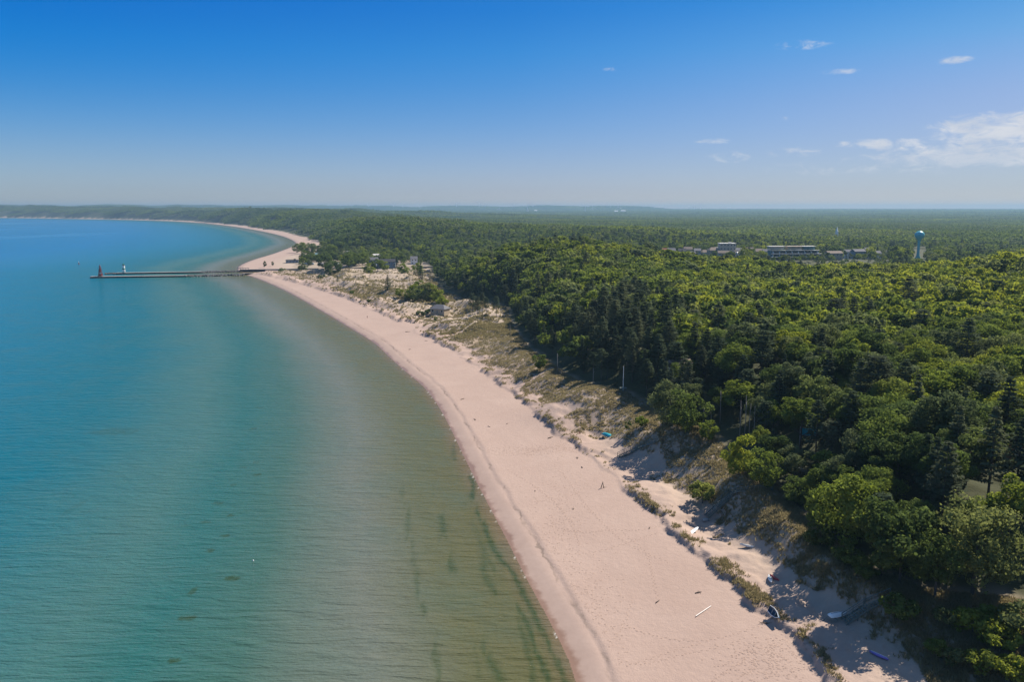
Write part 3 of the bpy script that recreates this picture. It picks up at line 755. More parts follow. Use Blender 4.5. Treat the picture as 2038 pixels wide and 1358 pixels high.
# far wood: patches of canopy
def patch(size, sp, seed, fine_n, leaf):
    g = np.random.default_rng(seed); Vs, Fs, Ls, n = [], [], [], 0
    X, Y = np.meshgrid(np.arange(-size / 2, size / 2, sp), np.arange(-size / 2, size / 2, sp)); X = X.ravel() + g.uniform(-.4, .4, X.size) * sp; Y = Y.ravel() + g.uniform(-.4, .4, Y.size) * sp
    for x, y in zip(X, Y):
        h = g.uniform(10, 16.5); rad = sp * g.uniform(.5, .72)
        V, F, lv = broad_crown(int(g.integers(1e6)), h, rad, fine_n[0], fine_n[1], leaf, .3)
        Vs.append(V + np.array([x, y, 0])); Fs.append(F + n); n += len(V); Ls.append(np.clip(lv * .5 + g.random() * .6 - .15, 0, 1))
    return np.concatenate(Vs), np.concatenate(Fs), np.concatenate(Ls)
def farwood(name, r0, r1, size, srcs, label, seed):
    X, Y, g = scatter(-.75 * r1, .75 * r1, 900, r1, size * .9, seed)
    r = np.hypot(X, Y)
    ok, dE3, town = woodmask(X, Y)
    Z = terrain(X, Y)
    near = r < 2600
    ok &= (r > r0) & (r <= r1) & (dE3 > size * .45) & inview(X, Y, Z + 10, 60, 60)
    field = fbm(X / 420, Y / 160, 250, 2) > np.where(r > 5500, .70, .9)
    ok &= ~field
    X, Y, Z = X[ok], Y[ok], Z[ok]; n = len(X); e = size * .3
    gx = (terrain(X + e, Y) - terrain(X - e, Y)) / (2 * e); gy = (terrain(X, Y + e) - terrain(X, Y - e)) / (2 * e)
    pass
    lim = 18.0 / size; gx, gy = np.clip(gx, -lim, lim), np.clip(gy, -lim, lim)
    base = np.array([Matrix.Rotation(float(a), 3, 'Y') @ Matrix.Rotation(float(b), 3, 'X') @ Matrix.Rotation(R(90) * int(c), 3, 'Z') for a, b, c in zip(-np.arctan(gx), np.arctan(gy), g.integers(0, 4, n))])
    rot = np.array([tuple(Matrix(m).to_euler()) for m in base])
    t = np.clip(fbm(X / 300, Y / 300, 260, 3) * .8 + g.normal(size=n) * .10, 0, 1)
    print(name, n)
    return instancer(name, np.stack([X, Y, Z - 1.0], 1), rot, g.uniform(.92, 1.1, n), t, srcs, label)
farwood('far_forest', 1450, 4200, 58, [src('far_forest', *patch(58, 8.6, 600 + j, (7, 6), 2.3), M['broad']) for j in range(4)], 'hazy green woodland stretching inland behind the town and the far dunes', 41)
farwood('coast_forest', 4200, 8200, 115, [src('coast_forest', *patch(115, 13, 630 + j, (5, 5), 4.0), M['broad']) for j in range(4)], 'hazy blue-green woodland on the far dunes and plain', 44)
farwood('horizon_forest', 8200, 15000, 230, [src('horizon_forest', *patch(230, 15, 650 + j, (4, 4), 5.5), M['broad']) for j in range(4)], 'blue-green woodland on the far hills and along the horizon', 42)
farwood('outermost_forest', 15000, 19500, 600, [src('outermost_forest', *patch(600, 40, 680 + j, (4, 3), 14), M['broad']) for j in range(2)], 'palest blue woodland along the skyline', 43)
HAZE = 8.5e-5

# ------------------------------------------------------------------ dune grass, sand marks, driftwood
def tufts(name, n_try, ylo, yhi, blades, hgt, wid, seed, label, dens):
    g = np.random.default_rng(seed)
    k = n_try
    y = ylo * (yhi / ylo) ** g.random(k) if yhi / ylo > 1.5 else g.uniform(ylo, yhi, k)
    t0 = np.interp(y, T[:, 1], T[:, 0]); e0 = np.interp(y, EP[:, 1], EP[:, 0])
    x = t0 - 4 + (e0 - t0 + 9) * g.random(k)
    z, ds, dT, dE, veg, fo, w = terrain(x, y, True)
    patchy = fbm(x / 1.7, y / 1.7, 300, 3)
    keep = (veg > .05) & (g.random(k) < dens * np.clip(veg * 1.15 + (patchy - .5) * 1.3 - .22, 0, .9) ** 1.3) & (dE < 3)
    x, y, z = x[keep], y[keep], z[keep]; n = len(x)
    print(name, n)
    s = g.uniform(.55, 1.25, n) * (1 + .25 * (y > 420))
    B = blades
    a = g.uniform(0, 6.28, (n, B)); ln = g.uniform(.25, .75, (n, B)) * hgt * s[:, None]; up = g.uniform(.55, 1.0, (n, B)) * hgt * s[:, None]
    bx = x[:, None] + g.normal(size=(n, B)) * .17 * s[:, None]; by = y[:, None] + g.normal(size=(n, B)) * .17 * s[:, None]
    w_ = wid * s[:, None]
    p0 = np.stack([bx - np.sin(a) * w_, by + np.cos(a) * w_, np.repeat(z[:, None] - .05, B, 1)], 2)
    p1 = np.stack([bx + np.sin(a) * w_, by - np.cos(a) * w_, np.repeat(z[:, None] - .05, B, 1)], 2)
    p2 = np.stack([bx + np.cos(a) * ln, by + np.sin(a) * ln, z[:, None] + up], 2)
    V = np.stack([p0, p1, p2], 2).reshape(-1, 3)
    F = np.arange(len(V)).reshape(-1, 3)
    lv = np.repeat(g.random(n), B)
    o = ob(name, npmesh(name, V, F, M['grass'], False, {'leafvar': lv}))
    o['tint'] = .35
    return tag(o, label, None, None, 'stuff')
tufts('dune_grass', 165000, 92, 430, 8, .60, .075, 301, 'tufts of olive and straw beach grass on the foredune and its slope', 1.0)
tufts('far_dune_grass', 50000, 400, 860, 6, .95, .22, 302, 'patchy low grass across the open dune field by the harbour', .8)

def footprints():
    g = np.random.default_rng(5); V, F = [], []
    trails = [[(1240,1236),(1290,1257),(1340,1268),(1400,1275),(1450,1266),(1500,1252),(1535,1240)], [(1250,1318),(1330,1293),(1400,1275)], [(1060,995),(1100,990),(1140,985),(1165,968)],
              [(1090,1040),(1130,1050),(1170,1058),(1215,1052),(1290,1058),(1330,1040)], [(1130,1150),(1160,1195),(1190,1225)], [(1190,1290),(1240,1310),(1290,1316),(1340,1300),(1420,1290),(1480,1272)],
              [(1010,930),(1060,960),(1110,1000),(1140,1040),(1155,1085)], [(1240,1060),(1290,1100),(1300,1150),(1310,1190)], [(1410,1358),(1450,1330),(1500,1300),(1550,1280),(1600,1262)], [(1030,900),(1080,905),(1130,893)],
              [(940,730),(900,745),(850,748)], [(960,880),(990,898),(1040,900),(1100,890),(1150,878)], [(955,890),(1000,905),(1060,898),(1120,886)], [(1120,940),(1170,1010),(1240,1080),(1330,1120)], [(1085,1090),(1150,1100),(1230,1085),(1310,1062)], [(1180,1330),(1230,1260),(1260,1190)]]
    pts = []
    for tr in trails:
        w = chaikin(pl(tr, 1.8), 2); seg = np.hypot(*np.diff(w, axis=0).T); L = np.concatenate([[0], np.cumsum(seg)])
        for q, s in enumerate(np.arange(0, L[-1], .72)):
            x, y = np.interp(s, L, w[:, 0]), np.interp(s, L, w[:, 1]); i = min(np.searchsorted(L, s), len(w) - 1); d = w[i] - w[i - 1]; d = d / (np.hypot(*d) + 1e-9)
            o = (.16 if q % 2 else -.16) + g.normal() * .05
            pts.append((x - d[1] * o + g.normal() * .04, y + d[0] * o, math.atan2(d[1], d[0]), g.uniform(.8, 1.2)))
    for _ in range(1500):     # trampled ground
        u, v = [(1530 + g.normal() * 45, 1318 + g.normal() * 26), (1060 + g.normal() * 55, 893 + g.normal() * 5), (1165 + g.normal() * 35, 1225 + g.normal() * 60), (1110 + g.normal() * 30, 1030 + g.normal() * 60)][g.integers(0, 4)]
        x, y = G(u, v, 1.8); pts.append((x, y, g.uniform(0, 6.28), g.uniform(.7, 1.2)))
    A = np.array(pts); z, ds, dT, *_ = terrain(A[:, 0], A[:, 1], True)
    ok = (ds > 7); A, z = A[ok], z[ok]
    n = len(A); K = 7; th = np.arange(K) / K * 6.283
    # each print: the pushed-up lip of sand round it
    for rr, hh in ((.20, -.02), (.13, .055), (.06, -.015)):
        ex, ey = np.cos(th) * rr * 1.35, np.sin(th) * rr
        c, s = np.cos(A[:, 2])[:, None], np.sin(A[:, 2])[:, None]; k = A[:, 3][:, None]
        V.append(np.stack([A[:, 0][:, None] + (ex * c - ey * s) * k, A[:, 1][:, None] + (ex * s + ey * c) * k, np.repeat(z[:, None] + hh, K, 1) * 1.0], 2))
    V = np.stack(V, 1).reshape(-1, 3); i = np.arange(n)[:, None] * 3 * K; j = np.arange(K)[None, :]; j2 = (j + 1) % K
    F = np.concatenate([np.stack([i + a * K + j, i + a * K + j2, i + (a + 1) * K + j2, i + (a + 1) * K + j], 2).reshape(-1, 4) for a in (0, 1)])
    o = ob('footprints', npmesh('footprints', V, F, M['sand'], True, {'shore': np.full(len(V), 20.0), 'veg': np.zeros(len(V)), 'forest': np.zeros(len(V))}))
    tag(o, 'trails of footprints trodden across the dry beach sand', None, None, 'stuff')
footprints()

def branchy(name, u, v, size, seed, label, cat='driftwood', mat='drift', n=4, group=None, stand=0.0):
    x, y, z = onground(u, v); g = random.Random(seed); b = MB()
    a = g.uniform(0, 3.1)
    d = Vector((math.cos(a), math.sin(a), stand)); p = Vector((0, 0, .06))
    b.tube([p - d * size * .5 + Vector((0, 0, stand * size * .5)), p + Vector((0, 0, .05 + stand * size * .5)), p + d * size * .5 + Vector((0, 0, .1 + stand * size * .5))], [.09 * size ** .5, .075 * size ** .5, .03], 6)
    for _ in range(n):
        k = g.uniform(-.4, .45); q = p + d * size * k + Vector((0, 0, stand * size * .5)); e = Vector((g.uniform(-1, 1), g.uniform(-1, 1), g.uniform(.1, .7))).normalized()
        b.tube([q, q + e * size * .2, q + e * size * .36 + Vector((0, 0, .03))], [.045, .035, .015], 5)
    o = b.build(name, M[mat], None, True, (x, y, z)); return tag(o, label, cat, group)
branchy('driftwood', 812, 661, 3.0, 1, 'dark log at the foot of the scarp beside the sandy beach access')
branchy('driftwood', 848, 679, 1.6, 2, 'short dark stick on the sand below the scarp, past the beach access', n=2)
branchy('driftwood', 816, 696, 1.5, 3, 'small dark branch alone mid-beach below the pavilion', n=3)
branchy('driftwood', 921, 795, 1.9, 4, 'thin dark branch lying mid-beach inland of the dark shore line', n=3)
branchy('driftwood', 945, 836, 1.6, 5, 'twisted branch on the open beach opposite the grassy dune mound', n=4)
branchy('driftwood', 973, 850, 1.1, 6, 'little forked stick on the open beach', n=2)
branchy('driftwood', 1010, 844, 1.0, 7, 'crooked twig between the forked stick and the scarp', n=2)
branchy('driftwood', 1096, 872, 2.2, 8, 'spiky grey branch lying just below the scarp near the teal tarp', n=6)
branchy('driftwood', 1149, 912, 1.5, 9, 'dry branch on the sand below the tufted scarp', n=4)
branchy('driftwood', 1158, 931, 1.2, 10, 'small branch with one raised fork on the bare sand', n=3)
branchy('driftwood', 1141, 1014, .9, 11, 'short dark twig by the footprints on the open beach', n=2)
branchy('driftwood', 1065, 978, .8, 12, 'dark stub of wood on the beach, closest to the water', n=2)
branchy('driftwood', 1309, 1199, 1.2, 13, 'thin dark stick on the sand left of the white plank', n=1)
branchy('driftwood', 1390, 1181, 1.3, 14, 'tangle of roots stranded on the sand above the white plank', n=6)
branchy('driftwood', 1523, 1242, 1.7, 15, 'pile of dry branches at the bow of the dark blue boat', n=7)
branchy('driftwood', 1293, 1052, .9, 16, 'dark knob of wood at the tip of the white board on the scarp', n=2)
branchy('driftwood', 1153, 863, 1.2, 17, 'reddish-brown stump on the sand shelf left of the teal tarp', 'driftwood', 'red', 4)
branchy('driftwood', 555, 578, 2.2, 18, 'dark log at the very edge of the water, toward the harbour', n=2)
# upright stump made of two leaning stems
x, y, z = onground(1199, 972); b = MB()
b.tube([(.35, .1, -.2), (.15, 0, .9), (.05, 0, 1.75)], [.10, .08, .04], 6); b.tube([(-.45, -.15, -.2), (-.15, 0, .8), (.05, .02, 1.5)], [.11, .09, .05], 6); b.tube([(.2, .05, .1), (.6, .1, .25), (1.1, .2, .12)], [.07, .05, .02], 5)
tag(b.build('driftwood', M['drift'], None, True, (x, y, z)), 'forked driftwood standing upright like a letter A on the beach', 'driftwood')

# ------------------------------------------------------------------ boats and boards
def hull_bm(L, B, D, flip=False, stern=.75, deck=False, rocker=.25):
    b = MB(); n = 9; m = 7; V = []
    for i in range(n):
        t = i / (n - 1); x = (t - .5) * L
        wd = B / 2 * (math.sin(math.pi * (.5 + .5 * t)) ** .7 if t > .35 else stern + (1 - stern) * (t / .35)) if stern > 0 else B / 2 * max(.02, math.sin(math.pi * t)) ** .75
        wd = max(wd, .015); bot = D * rocker * (2 * t - .8) ** 4
        for k in range(m):
            a = math.pi * k / (m - 1); yy = -math.cos(a) * wd; zz = D - (D - bot) * math.sin(a) ** .6 + (D * .15 * t * t if k in (0, m - 1) else 0)
            V.append((x, yy, zz))
    F = [(i * m + k, (i + 1) * m + k, (i + 1) * m + k + 1, i * m + k + 1) for i in range(n - 1) for k in range(m - 1)]
    F.append(tuple(range(m)))
    if deck: F += [(i * m, i * m + m - 1, (i + 1) * m + m - 1, (i + 1) * m) for i in range(n - 1)]
    if flip: V = [(x, -y, D * 1.1 - z) for x, y, z in V]
    b.add(V, F); return b
def between(p, q, z=None):
    a = onground(*p); c = onground(*q)
    L = math.hypot(c[0] - a[0], c[1] - a[1]); return ((a[0] + c[0]) / 2, (a[1] + c[1]) / 2, (a[2] + c[2]) / 2), math.atan2(c[1] - a[1], c[0] - a[0]), L
(c, a, L) = between((1650, 1238), (1687, 1219))
t = empty('dinghy', (c[0], c[1], c[2] + .25), a, 'white dinghy lying upside down in the shade at the foot of the lowest stairs', 'dinghy')
hull_bm(L, 1.35, .5, True).build('hull', M['hullwhite'], t, True)
b = MB(); b.beam((-L * .42, 0, .56), (L * .35, 0, .56), .06, .10); b.build('keel', M['grey'], t)
b = MB(); [b.beam((k * L * .28, -.8, -.12), (k * L * .28, .8, -.12), .14, .2) for k in (-1, 1)]; b.build('rack', M['greenwood'], t)
(c, a, L) = between((1535, 1220), (1555, 1236))
t = empty('rowing_boat', (c[0], c[1], c[2] + .45), a, 'dark blue rowing boat with white gunwale tipped on its side at the scarp', 'rowing boat')
t.rotation_euler = (R(62), 0, a); L = max(L, 2.9)
hull_bm(L, 1.3, .55).build('hull', M['hullblue'], t, True)
b = MB()
for sgn in (-1, 1): b.tube([(-L / 2, sgn * .50, .55), (-L * .1, sgn * .65, .55), (L * .25, sgn * .45, .58), (L / 2, sgn * .03, .65)], [.06] * 4, 5)
b.build('gunwale', M['hullwhite'], t)
b = MB(); [b.box((k * L * .22, 0, .38), (.24, 1.1, .04)) for k in (-1, .4)]; b.build('seat', M['greywood'], t)
(c, a, L) = between((1529, 1147), (1536, 1166))
t = empty('kayak', (c[0], c[1], c[2] + .12), a, 'white kayak pulled up on the sand shelf beside a red one', 'kayak')
hull_bm(3.2, .75, .34, False, 0, True).build('hull', M['hullwhite'], t, True)
b = MB(); b.lathe([(.30, .30), (.34, .40), (.27, .40), (.24, .32)], 14); o = b.build('cockpit_rim', M['hullblue'], t); o.scale = (1.5, .8, 1)
t = empty('kayak', onground(1541, 1153), a + .5, 'red kayak mostly hidden behind the white one on the sand shelf', 'kayak')
hull_bm(2.6, .65, .32, False, 0, True).build('hull', M['hullred'], t, True)
b = MB(); b.lathe([(.26, .28), (.30, .38), (.23, .38), (.2, .30)], 14); o = b.build('cockpit_rim', M['asphalt'], t); o.scale = (1.5, .8, 1)
(c, a, L) = between((1738, 1303), (1760, 1313))
t = empty('kayak', (c[0], c[1], c[2] + .1), a, 'purple kayak lying on the sand at the grass edge past the dinghy', 'kayak')
hull_bm(3.0, .66, .30, True, 0, True).build('hull', M['purple'], t, True)
b = MB(); b.beam((-1.2, 0, .335), (1.2, 0, .335), .08, .02); b.build('stripe', M['hullwhite'], t)
(c, a, L) = between((1366, 1064), (1389, 1059))
t = empty('paddle_board', (c[0], c[1], c[2] + .16), a, 'white board lying flat on the sand shelf below the middle stairs', 'paddle board')
b = MB(); V = []; n = 14
for s_ in (0, .1):
    V += [(math.cos(k / n * 6.283) * L / 2 * 1.0, math.copysign(abs(math.sin(k / n * 6.283)) ** .7, math.sin(k / n * 6.283)) * .42, s_ + .08 * math.cos(k / n * 6.283) ** 4) for k in range(n)]
b.add(V, [tuple(range(n - 1, -1, -1)), tuple(range(n, 2 * n))] + [(k, (k + 1) % n, n + (k + 1) % n, n + k) for k in range(n)]); b.build('deck', M['hullwhite'], t)
b = MB(); b.box((-L * .4, 0, -.08), (.22, .03, .16)); b.build('fin', M['asphalt'], t)
(c, a, L) = between((1472, 1090), (1504, 1087))
t = empty('canoe', (c[0], c[1], c[2] + .05), a, 'grey-white canoe upside down in tree shade on the sand shelf', 'canoe')
hull_bm(L, .8, .36, True, 0).build('hull', M['offwhite'], t, True); b = MB(); b.beam((-L * .4, 0, .41), (L * .4, 0, .41), .05, .05); b.build('keel', M['greywood'], t)
(c, a, L) = between((1385, 1229), (1415, 1208))
b = MB(); b.beam((-L / 2, 0, .12), (L / 2, 0, .16), .17, .07); o = b.build('plank', M['palewood'], None, False, c); o.rotation_euler.z = a
tag(o, 'long bleached white plank lying alone on the open beach', 'plank')
(c, a, L) = between((1641, 1236), (1656, 1228))
b = MB(); b.bar((-L / 2, 0, .25), (L / 2, 0, .5), .035, .03); b.box((-L / 2 - .2, 0, .22), (.5, .16, .03)); o = b.build('oar', M['greenwood'], None, False, c); o.rotation_euler.z = a
tag(o, 'thin green-grey oar propped by the upturned white dinghy', 'oar')
# boat under a tarp
(c, a, L) = between((1200, 870), (1224, 868))
t = empty('covered_boat', c, a, 'small boat covered by a crumpled teal tarp on the sand shelf', 'boat'); L *= 1.05
g = np.random.default_rng(3); nx, ny = 17, 9; V = []
for i in range(nx):
    for j in range(ny):
        sx, sy = i / (nx - 1) * 2 - 1, j / (ny - 1) * 2 - 1; e = max(0, 1 - abs(sx) ** 3) * max(0, 1 - abs(sy) ** 2.2)
        V.append((sx * L / 2, sy * .85 * (1 - .3 * sx * sx), .75 * e ** .5 + (.14 * (vn(np.array([i * .9]), np.array([j * .9]), 9)[0] - .5)) * (e > .02) + .02))
b = MB(); b.add(V, [(i * ny + j, (i + 1) * ny + j, (i + 1) * ny + j + 1, i * ny + j + 1) for i in range(nx - 1) for j in range(ny - 1)]); b.build('tarp', M['tarp'], t, True)
o = hull_bm(L * .9, 1.1, .5).build('hull', M['hullwhite'], t, True)

# ------------------------------------------------------------------ wooden stairs and walks
def stairs(name, label, pxs, width, cat='stairs', mat='greenwood', lift=.35, rails=True, zs=None, step=.36):
    P3 = [Vector(onground(*p)) + Vector((0, 0, lift)) for p in pxs] if zs is None else [Vector((*G(p[0], p[1], z), z)) for p, z in zip(pxs, zs)]
    o0 = P3[0].copy(); t = empty(name, o0, 0, label, cat); P3 = [p - o0 for p in P3]
    tr, st = MB(), [MB(), MB()]; ra = [MB(), MB()]; posts = []
    for p, q in zip(P3[:-1], P3[1:]):
        d = q - p; hd = Vector((d.x, d.y, 0)); Lh = hd.length; hd.normalize(); sd_ = Vector((-hd.y, hd.x, 0)); steep = abs(d.z) / Lh > .12
        nst = max(2, int(Lh / step))
        for k in range(nst):
            tt = (k + .5) / nst; c = p + d * tt
            tr.box(c + Vector((0, 0, .03)), ((Lh / nst) * (.80 if steep else .92), width, .055), math.atan2(hd.y, hd.x))
        for s_, sb, rb in ((-1, st[0], ra[0]), (1, st[1], ra[1])):
            off = sd_ * s_ * (width / 2 + .05)
            sb.beam(p + off - Vector((0, 0, .13)), q + off - Vector((0, 0, .13)), .07, .24)
            if rails: rb.beam(p + off + Vector((0, 0, .95)), q + off + Vector((0, 0, .95)), .10, .08); rb.beam(p + off + Vector((0, 0, .5)), q + off + Vector((0, 0, .5)), .05, .07)
            if rails:
                m = max(1, int(Lh / 1.7))
                for k in range(m + 1):
                    c = p + d * (k / m) + off * 1.03; posts.append(c)
    tr.build('treads', M[mat], t)
    for sb in st: sb.build('stringer', M[mat], t)
    if rails:
        for rb in ra: rb.build('handrail', M[mat], t)
        for c in posts:
            b = MB(); b.box((0, 0, .1), (.11, .11, 1.9)); b.build('post', M[mat], t, False, c)
    return t
stairs('wooden_stairs', 'grey wooden stairs climbing the slope beside the round bright bush', [(1406, 1031), (1457, 984), (1468, 979), (1540, 975)], 1.6)
stairs('wooden_stairs', 'weathered stairs half sunk in the slope inland of the teal tarp', [(1231, 911), (1270, 893), (1305, 880)], 1.4, rails=True, lift=.25)
stairs('wooden_stairs', 'lowest wooden stairs with railings rising from the upturned white dinghy', [(1680, 1241), (1724, 1212), (1775, 1191)], 1.5)
stairs('boardwalk', 'railed boardwalk descending through the dark trees below the ridge', [(1722, 898), (1748, 908), (1768, 922), (1779, 934)], 1.5, 'boardwalk', lift=1.2)
stairs('boardwalk', 'thin railed walk in the wood leading past the three-trunk pine', [(1580, 935), (1612, 948), (1645, 962)], 1.3, 'boardwalk', lift=.8)
b = MB(); x, y, z = onground(1405, 1036); b.box((0, 0, .1), (1.7, .8, .35), R(20)); tag(b.build('concrete_step', M['concrete'], None, False, (x, y, z)), 'pale concrete block at the foot of the middle stairs', 'step')

# poles and dead trunks
x, y, z = onground(1240, 778); t = empty('flagpole', (x, y, z), 0, 'slim white pole standing in the grassy hollow below the pines', 'pole')
b = MB(); b.bar((0, 0, 0), (0, 0, 8.2), .13, .09, 8); b.build('pole', M['hullwhite'], t); b = MB(); b.box((0, 0, .95), (2.2, 1.6, .12)); [b.box((sx, sy, .4), (.12, .12, 1.1)) for sx in (-.9, .9) for sy in (-.6, .6)]; b.build('platform', M['greenwood'], t)
b = MB(); b.lathe([(.02, 8.2), (.14, 8.3), (.02, 8.42)], 8); b.build('finial', M['white'], t)
for u, v, hm, lb in [(1015, 672, 6.5, 'pale slender pole at the forest edge near the sandy road'), (1109, 742, 7.5, 'whitish bare trunk standing among the pines by the sandy track')]:
    x, y, z = onground(u, v); b = MB(); b.tube([(0, 0, -.4), (.05, 0, hm * .5), (0, .1, hm)], [.13, .11, .07], 7); tag(b.build('bare_trunk', M['palebark'], None, True, (x, y, z)), lb, 'trunk')
for u, v, hm, lb, br in [(1433, 845, 9.5, 'broken white dead tree with one side limb in front of the dark pines', True), (1398, 862, 7, 'thin grey dead stem left of the broken white tree', False), (1415, 856, 6, 'short pale dead stem close beside the broken white tree', False),
                         (1472, 868, 9.5, 'slender bare stem first right of the broken white tree', False), (1482, 866, 10.5, 'tallest slender bare stem at the dark wood margin', False), (1491, 870, 9, 'slender bare stem in the row at the dark wood margin', False), (1501, 872, 8.5, 'outermost right stem of the bare row at the wood margin', False), (1180, 766, 6, 'grey dead trunk at the pine edge left of the white pole', False)]:
    x, y, z = onground(u, v); t = empty('dead_tree', (x, y, z), random.uniform(0, 6), lb, 'dead tree'); b = MB(); b.tube([(0, 0, -.4), (.12, .05, hm * .5), (.05, .2, hm)], [.14, .10, .04], 7); b.build('trunk', M['palebark'], t, True)
    b = MB(); b.tube([(.1, .05, hm * .75), (.9, .2, hm * .86), (1.9, .4, hm * .96)] if br else [(.1, .05, hm * .7), (.3, .3, hm * .78), (.45, .6, hm * .82)], [.09, .06, .02], 5); b.build('limb', M['palebark'], t, True)

# ------------------------------------------------------------------ buildings
def gable(b, w, d, z0, rh, ov=.5, hip=0.0):
    w2, d2 = w / 2 + ov, d / 2 + ov; h = hip * min(w2, d2)
    V = [(-w2, -d2, z0), (w2, -d2, z0), (w2, d2, z0), (-w2, d2, z0), (-w2 + h, 0, z0 + rh), (w2 - h, 0, z0 + rh)]
    V += [(x, y, z - .2) for x, y, z in V[:4]]
    b.add(V, [(0, 1, 5, 4), (2, 3, 4, 5), (0, 4, 3), (1, 2, 5), (0, 6, 7, 1), (1, 7, 8, 2), (2, 8, 9, 3), (3, 9, 6, 0), (6, 9, 8, 7)])
def house(loc, rz, w, d, h, rh, wall, roof, label, cat='house', name='house', hip=0.0, nwin=3, storeys=1, flat=False, chimney=False, group=None, door=True, sink=1.5):
    t = empty(name, loc, rz, label, cat, group)
    b = MB(); b.box((0, 0, (h - sink) / 2), (w, d, h + sink)); 
    if not flat and hip < .1: b.add([(-w/2, -d/2, h), (-w/2, d/2, h), (-w/2, 0, h + rh * .93), (w/2, -d/2, h), (w/2, d/2, h), (w/2, 0, h + rh * .93)], [(0, 2, 1), (3, 4, 5)])
    b.build('wall', M[wall], t)
    b = MB()
    if flat: b.box((0, 0, h + .2), (w + .8, d + .8, .4)); b.box((w * .2, d * .1, h + .9), (w * .18, d * .25, 1.0))
    else: gable(b, w, d, h + .01, rh, .5, hip)
    ro = b.build('roof', M[roof], t)
    if chimney: b = MB(); b.box((w * .22, d * .12, h + rh * .9), (.8, .8, rh * .9 + .8)); b.build('chimney', M['brick'], ro)
    for st_ in range(storeys):
        zc = h * (st_ + .55) / storeys; wh = min(1.5, h / storeys * .5)
        for side in (-1, 1):
            for k in range(nwin):
                xk = w * ((k + .5) / nwin - .5)
                if door and st_ == 0 and k == nwin // 2:
                    b = MB(); b.box((xk, side * (d / 2 + .03), 1.05), (1.0, .08, 2.1)); b.build('door', M['greywood'], t); continue
                b = MB(); ww = min(1.6, w / nwin * .5); y_ = side * (d / 2 + .04)
                for dx, dz, sx, sz in ((-ww/2, 0, .1, wh + .2), (ww/2, 0, .1, wh + .2), (0, wh/2 + .05, ww, .1), (0, -wh/2 - .05, ww, .1)): b.box((xk + dx, y_, zc + dz), (sx, .1, sz))
                f_ = b.build('window', M['white'], t); b = MB(); b.box((xk, side * (d / 2 + .012), zc), (ww - .1, .03, wh)); b.build('pane', M['glass'], f_)
    return t
def at(u, d, z):
    a = (u - 1019) / FPX; y = d * CP + (z - H) * -SP * -1   # depth d along the view axis
    yy = (d + (z - H) * SP) / CP
    return a * d, yy, z
def place(u, d): 
    x, y, _ = at(u, d, 5); return x, y, hz(x, y)
x, y, z = onground(876, 625)
t = house((x, y, z + .2), R(-25), 10.5, 7.5, 3.0, 2.6, 'tan', 'shingle', 'small tan beach pavilion with grey hipped roof on the sand', 'pavilion', 'pavilion', .75, 3)
x, y = at(2052, 172, 15)[:2]
house((x, y, hz(x, y) + 1.2), R(-38), 15, 11, 3.6, 4.2, 'brick', 'shingle_dark', 'brick house with big dark hipped roof half hidden by pines', hip=.7, nwin=4, chimney=True)
x, y, z = onground(1352, 672); x, y = at(1352, 262, 20)[:2]
house((x, y, hz(x, y) - 1.5), R(20), 7, 6, 8, 2.0, 'beige', 'shingle_brown', 'cabin whose pale gable barely shows among the tree crowns', 'cabin', 'cabin', 0, 2, 2)
# deck with teal screens
x, y, z = onground(1607, 885); t = empty('deck', (x, y, z), R(-20), 'raised deck with teal screens glimpsed between dark trees', 'deck')
b = MB(); b.box((0, 0, 2.6), (3.8, 3.2, .16)); b.build('floor_boards', M['greywood'], t)
for sx in (-1.8, 1.8):
    for sy in (-1.5, 1.5): b = MB(); b.box((sx, sy, 1.9), (.16, .16, 5.6)); b.build('post', M['greywood'], t)
b = MB(); b.box((0, -1.5, 3.5), (3.4, .06, 1.7)); b.build('screen', M['tarp'], t); b = MB(); b.box((-1.8, 0, 3.5), (.06, 2.8, 1.7)); b.build('screen', M['tarp'], t)
b = MB(); b.beam((-1.8, -1.5, 4.5), (1.8, -1.5, 4.5), .12, .1); b.beam((-1.8, -1.5, 4.5), (-1.8, 1.5, 4.5), .12, .1); b.build('rail', M['greywood'], t)

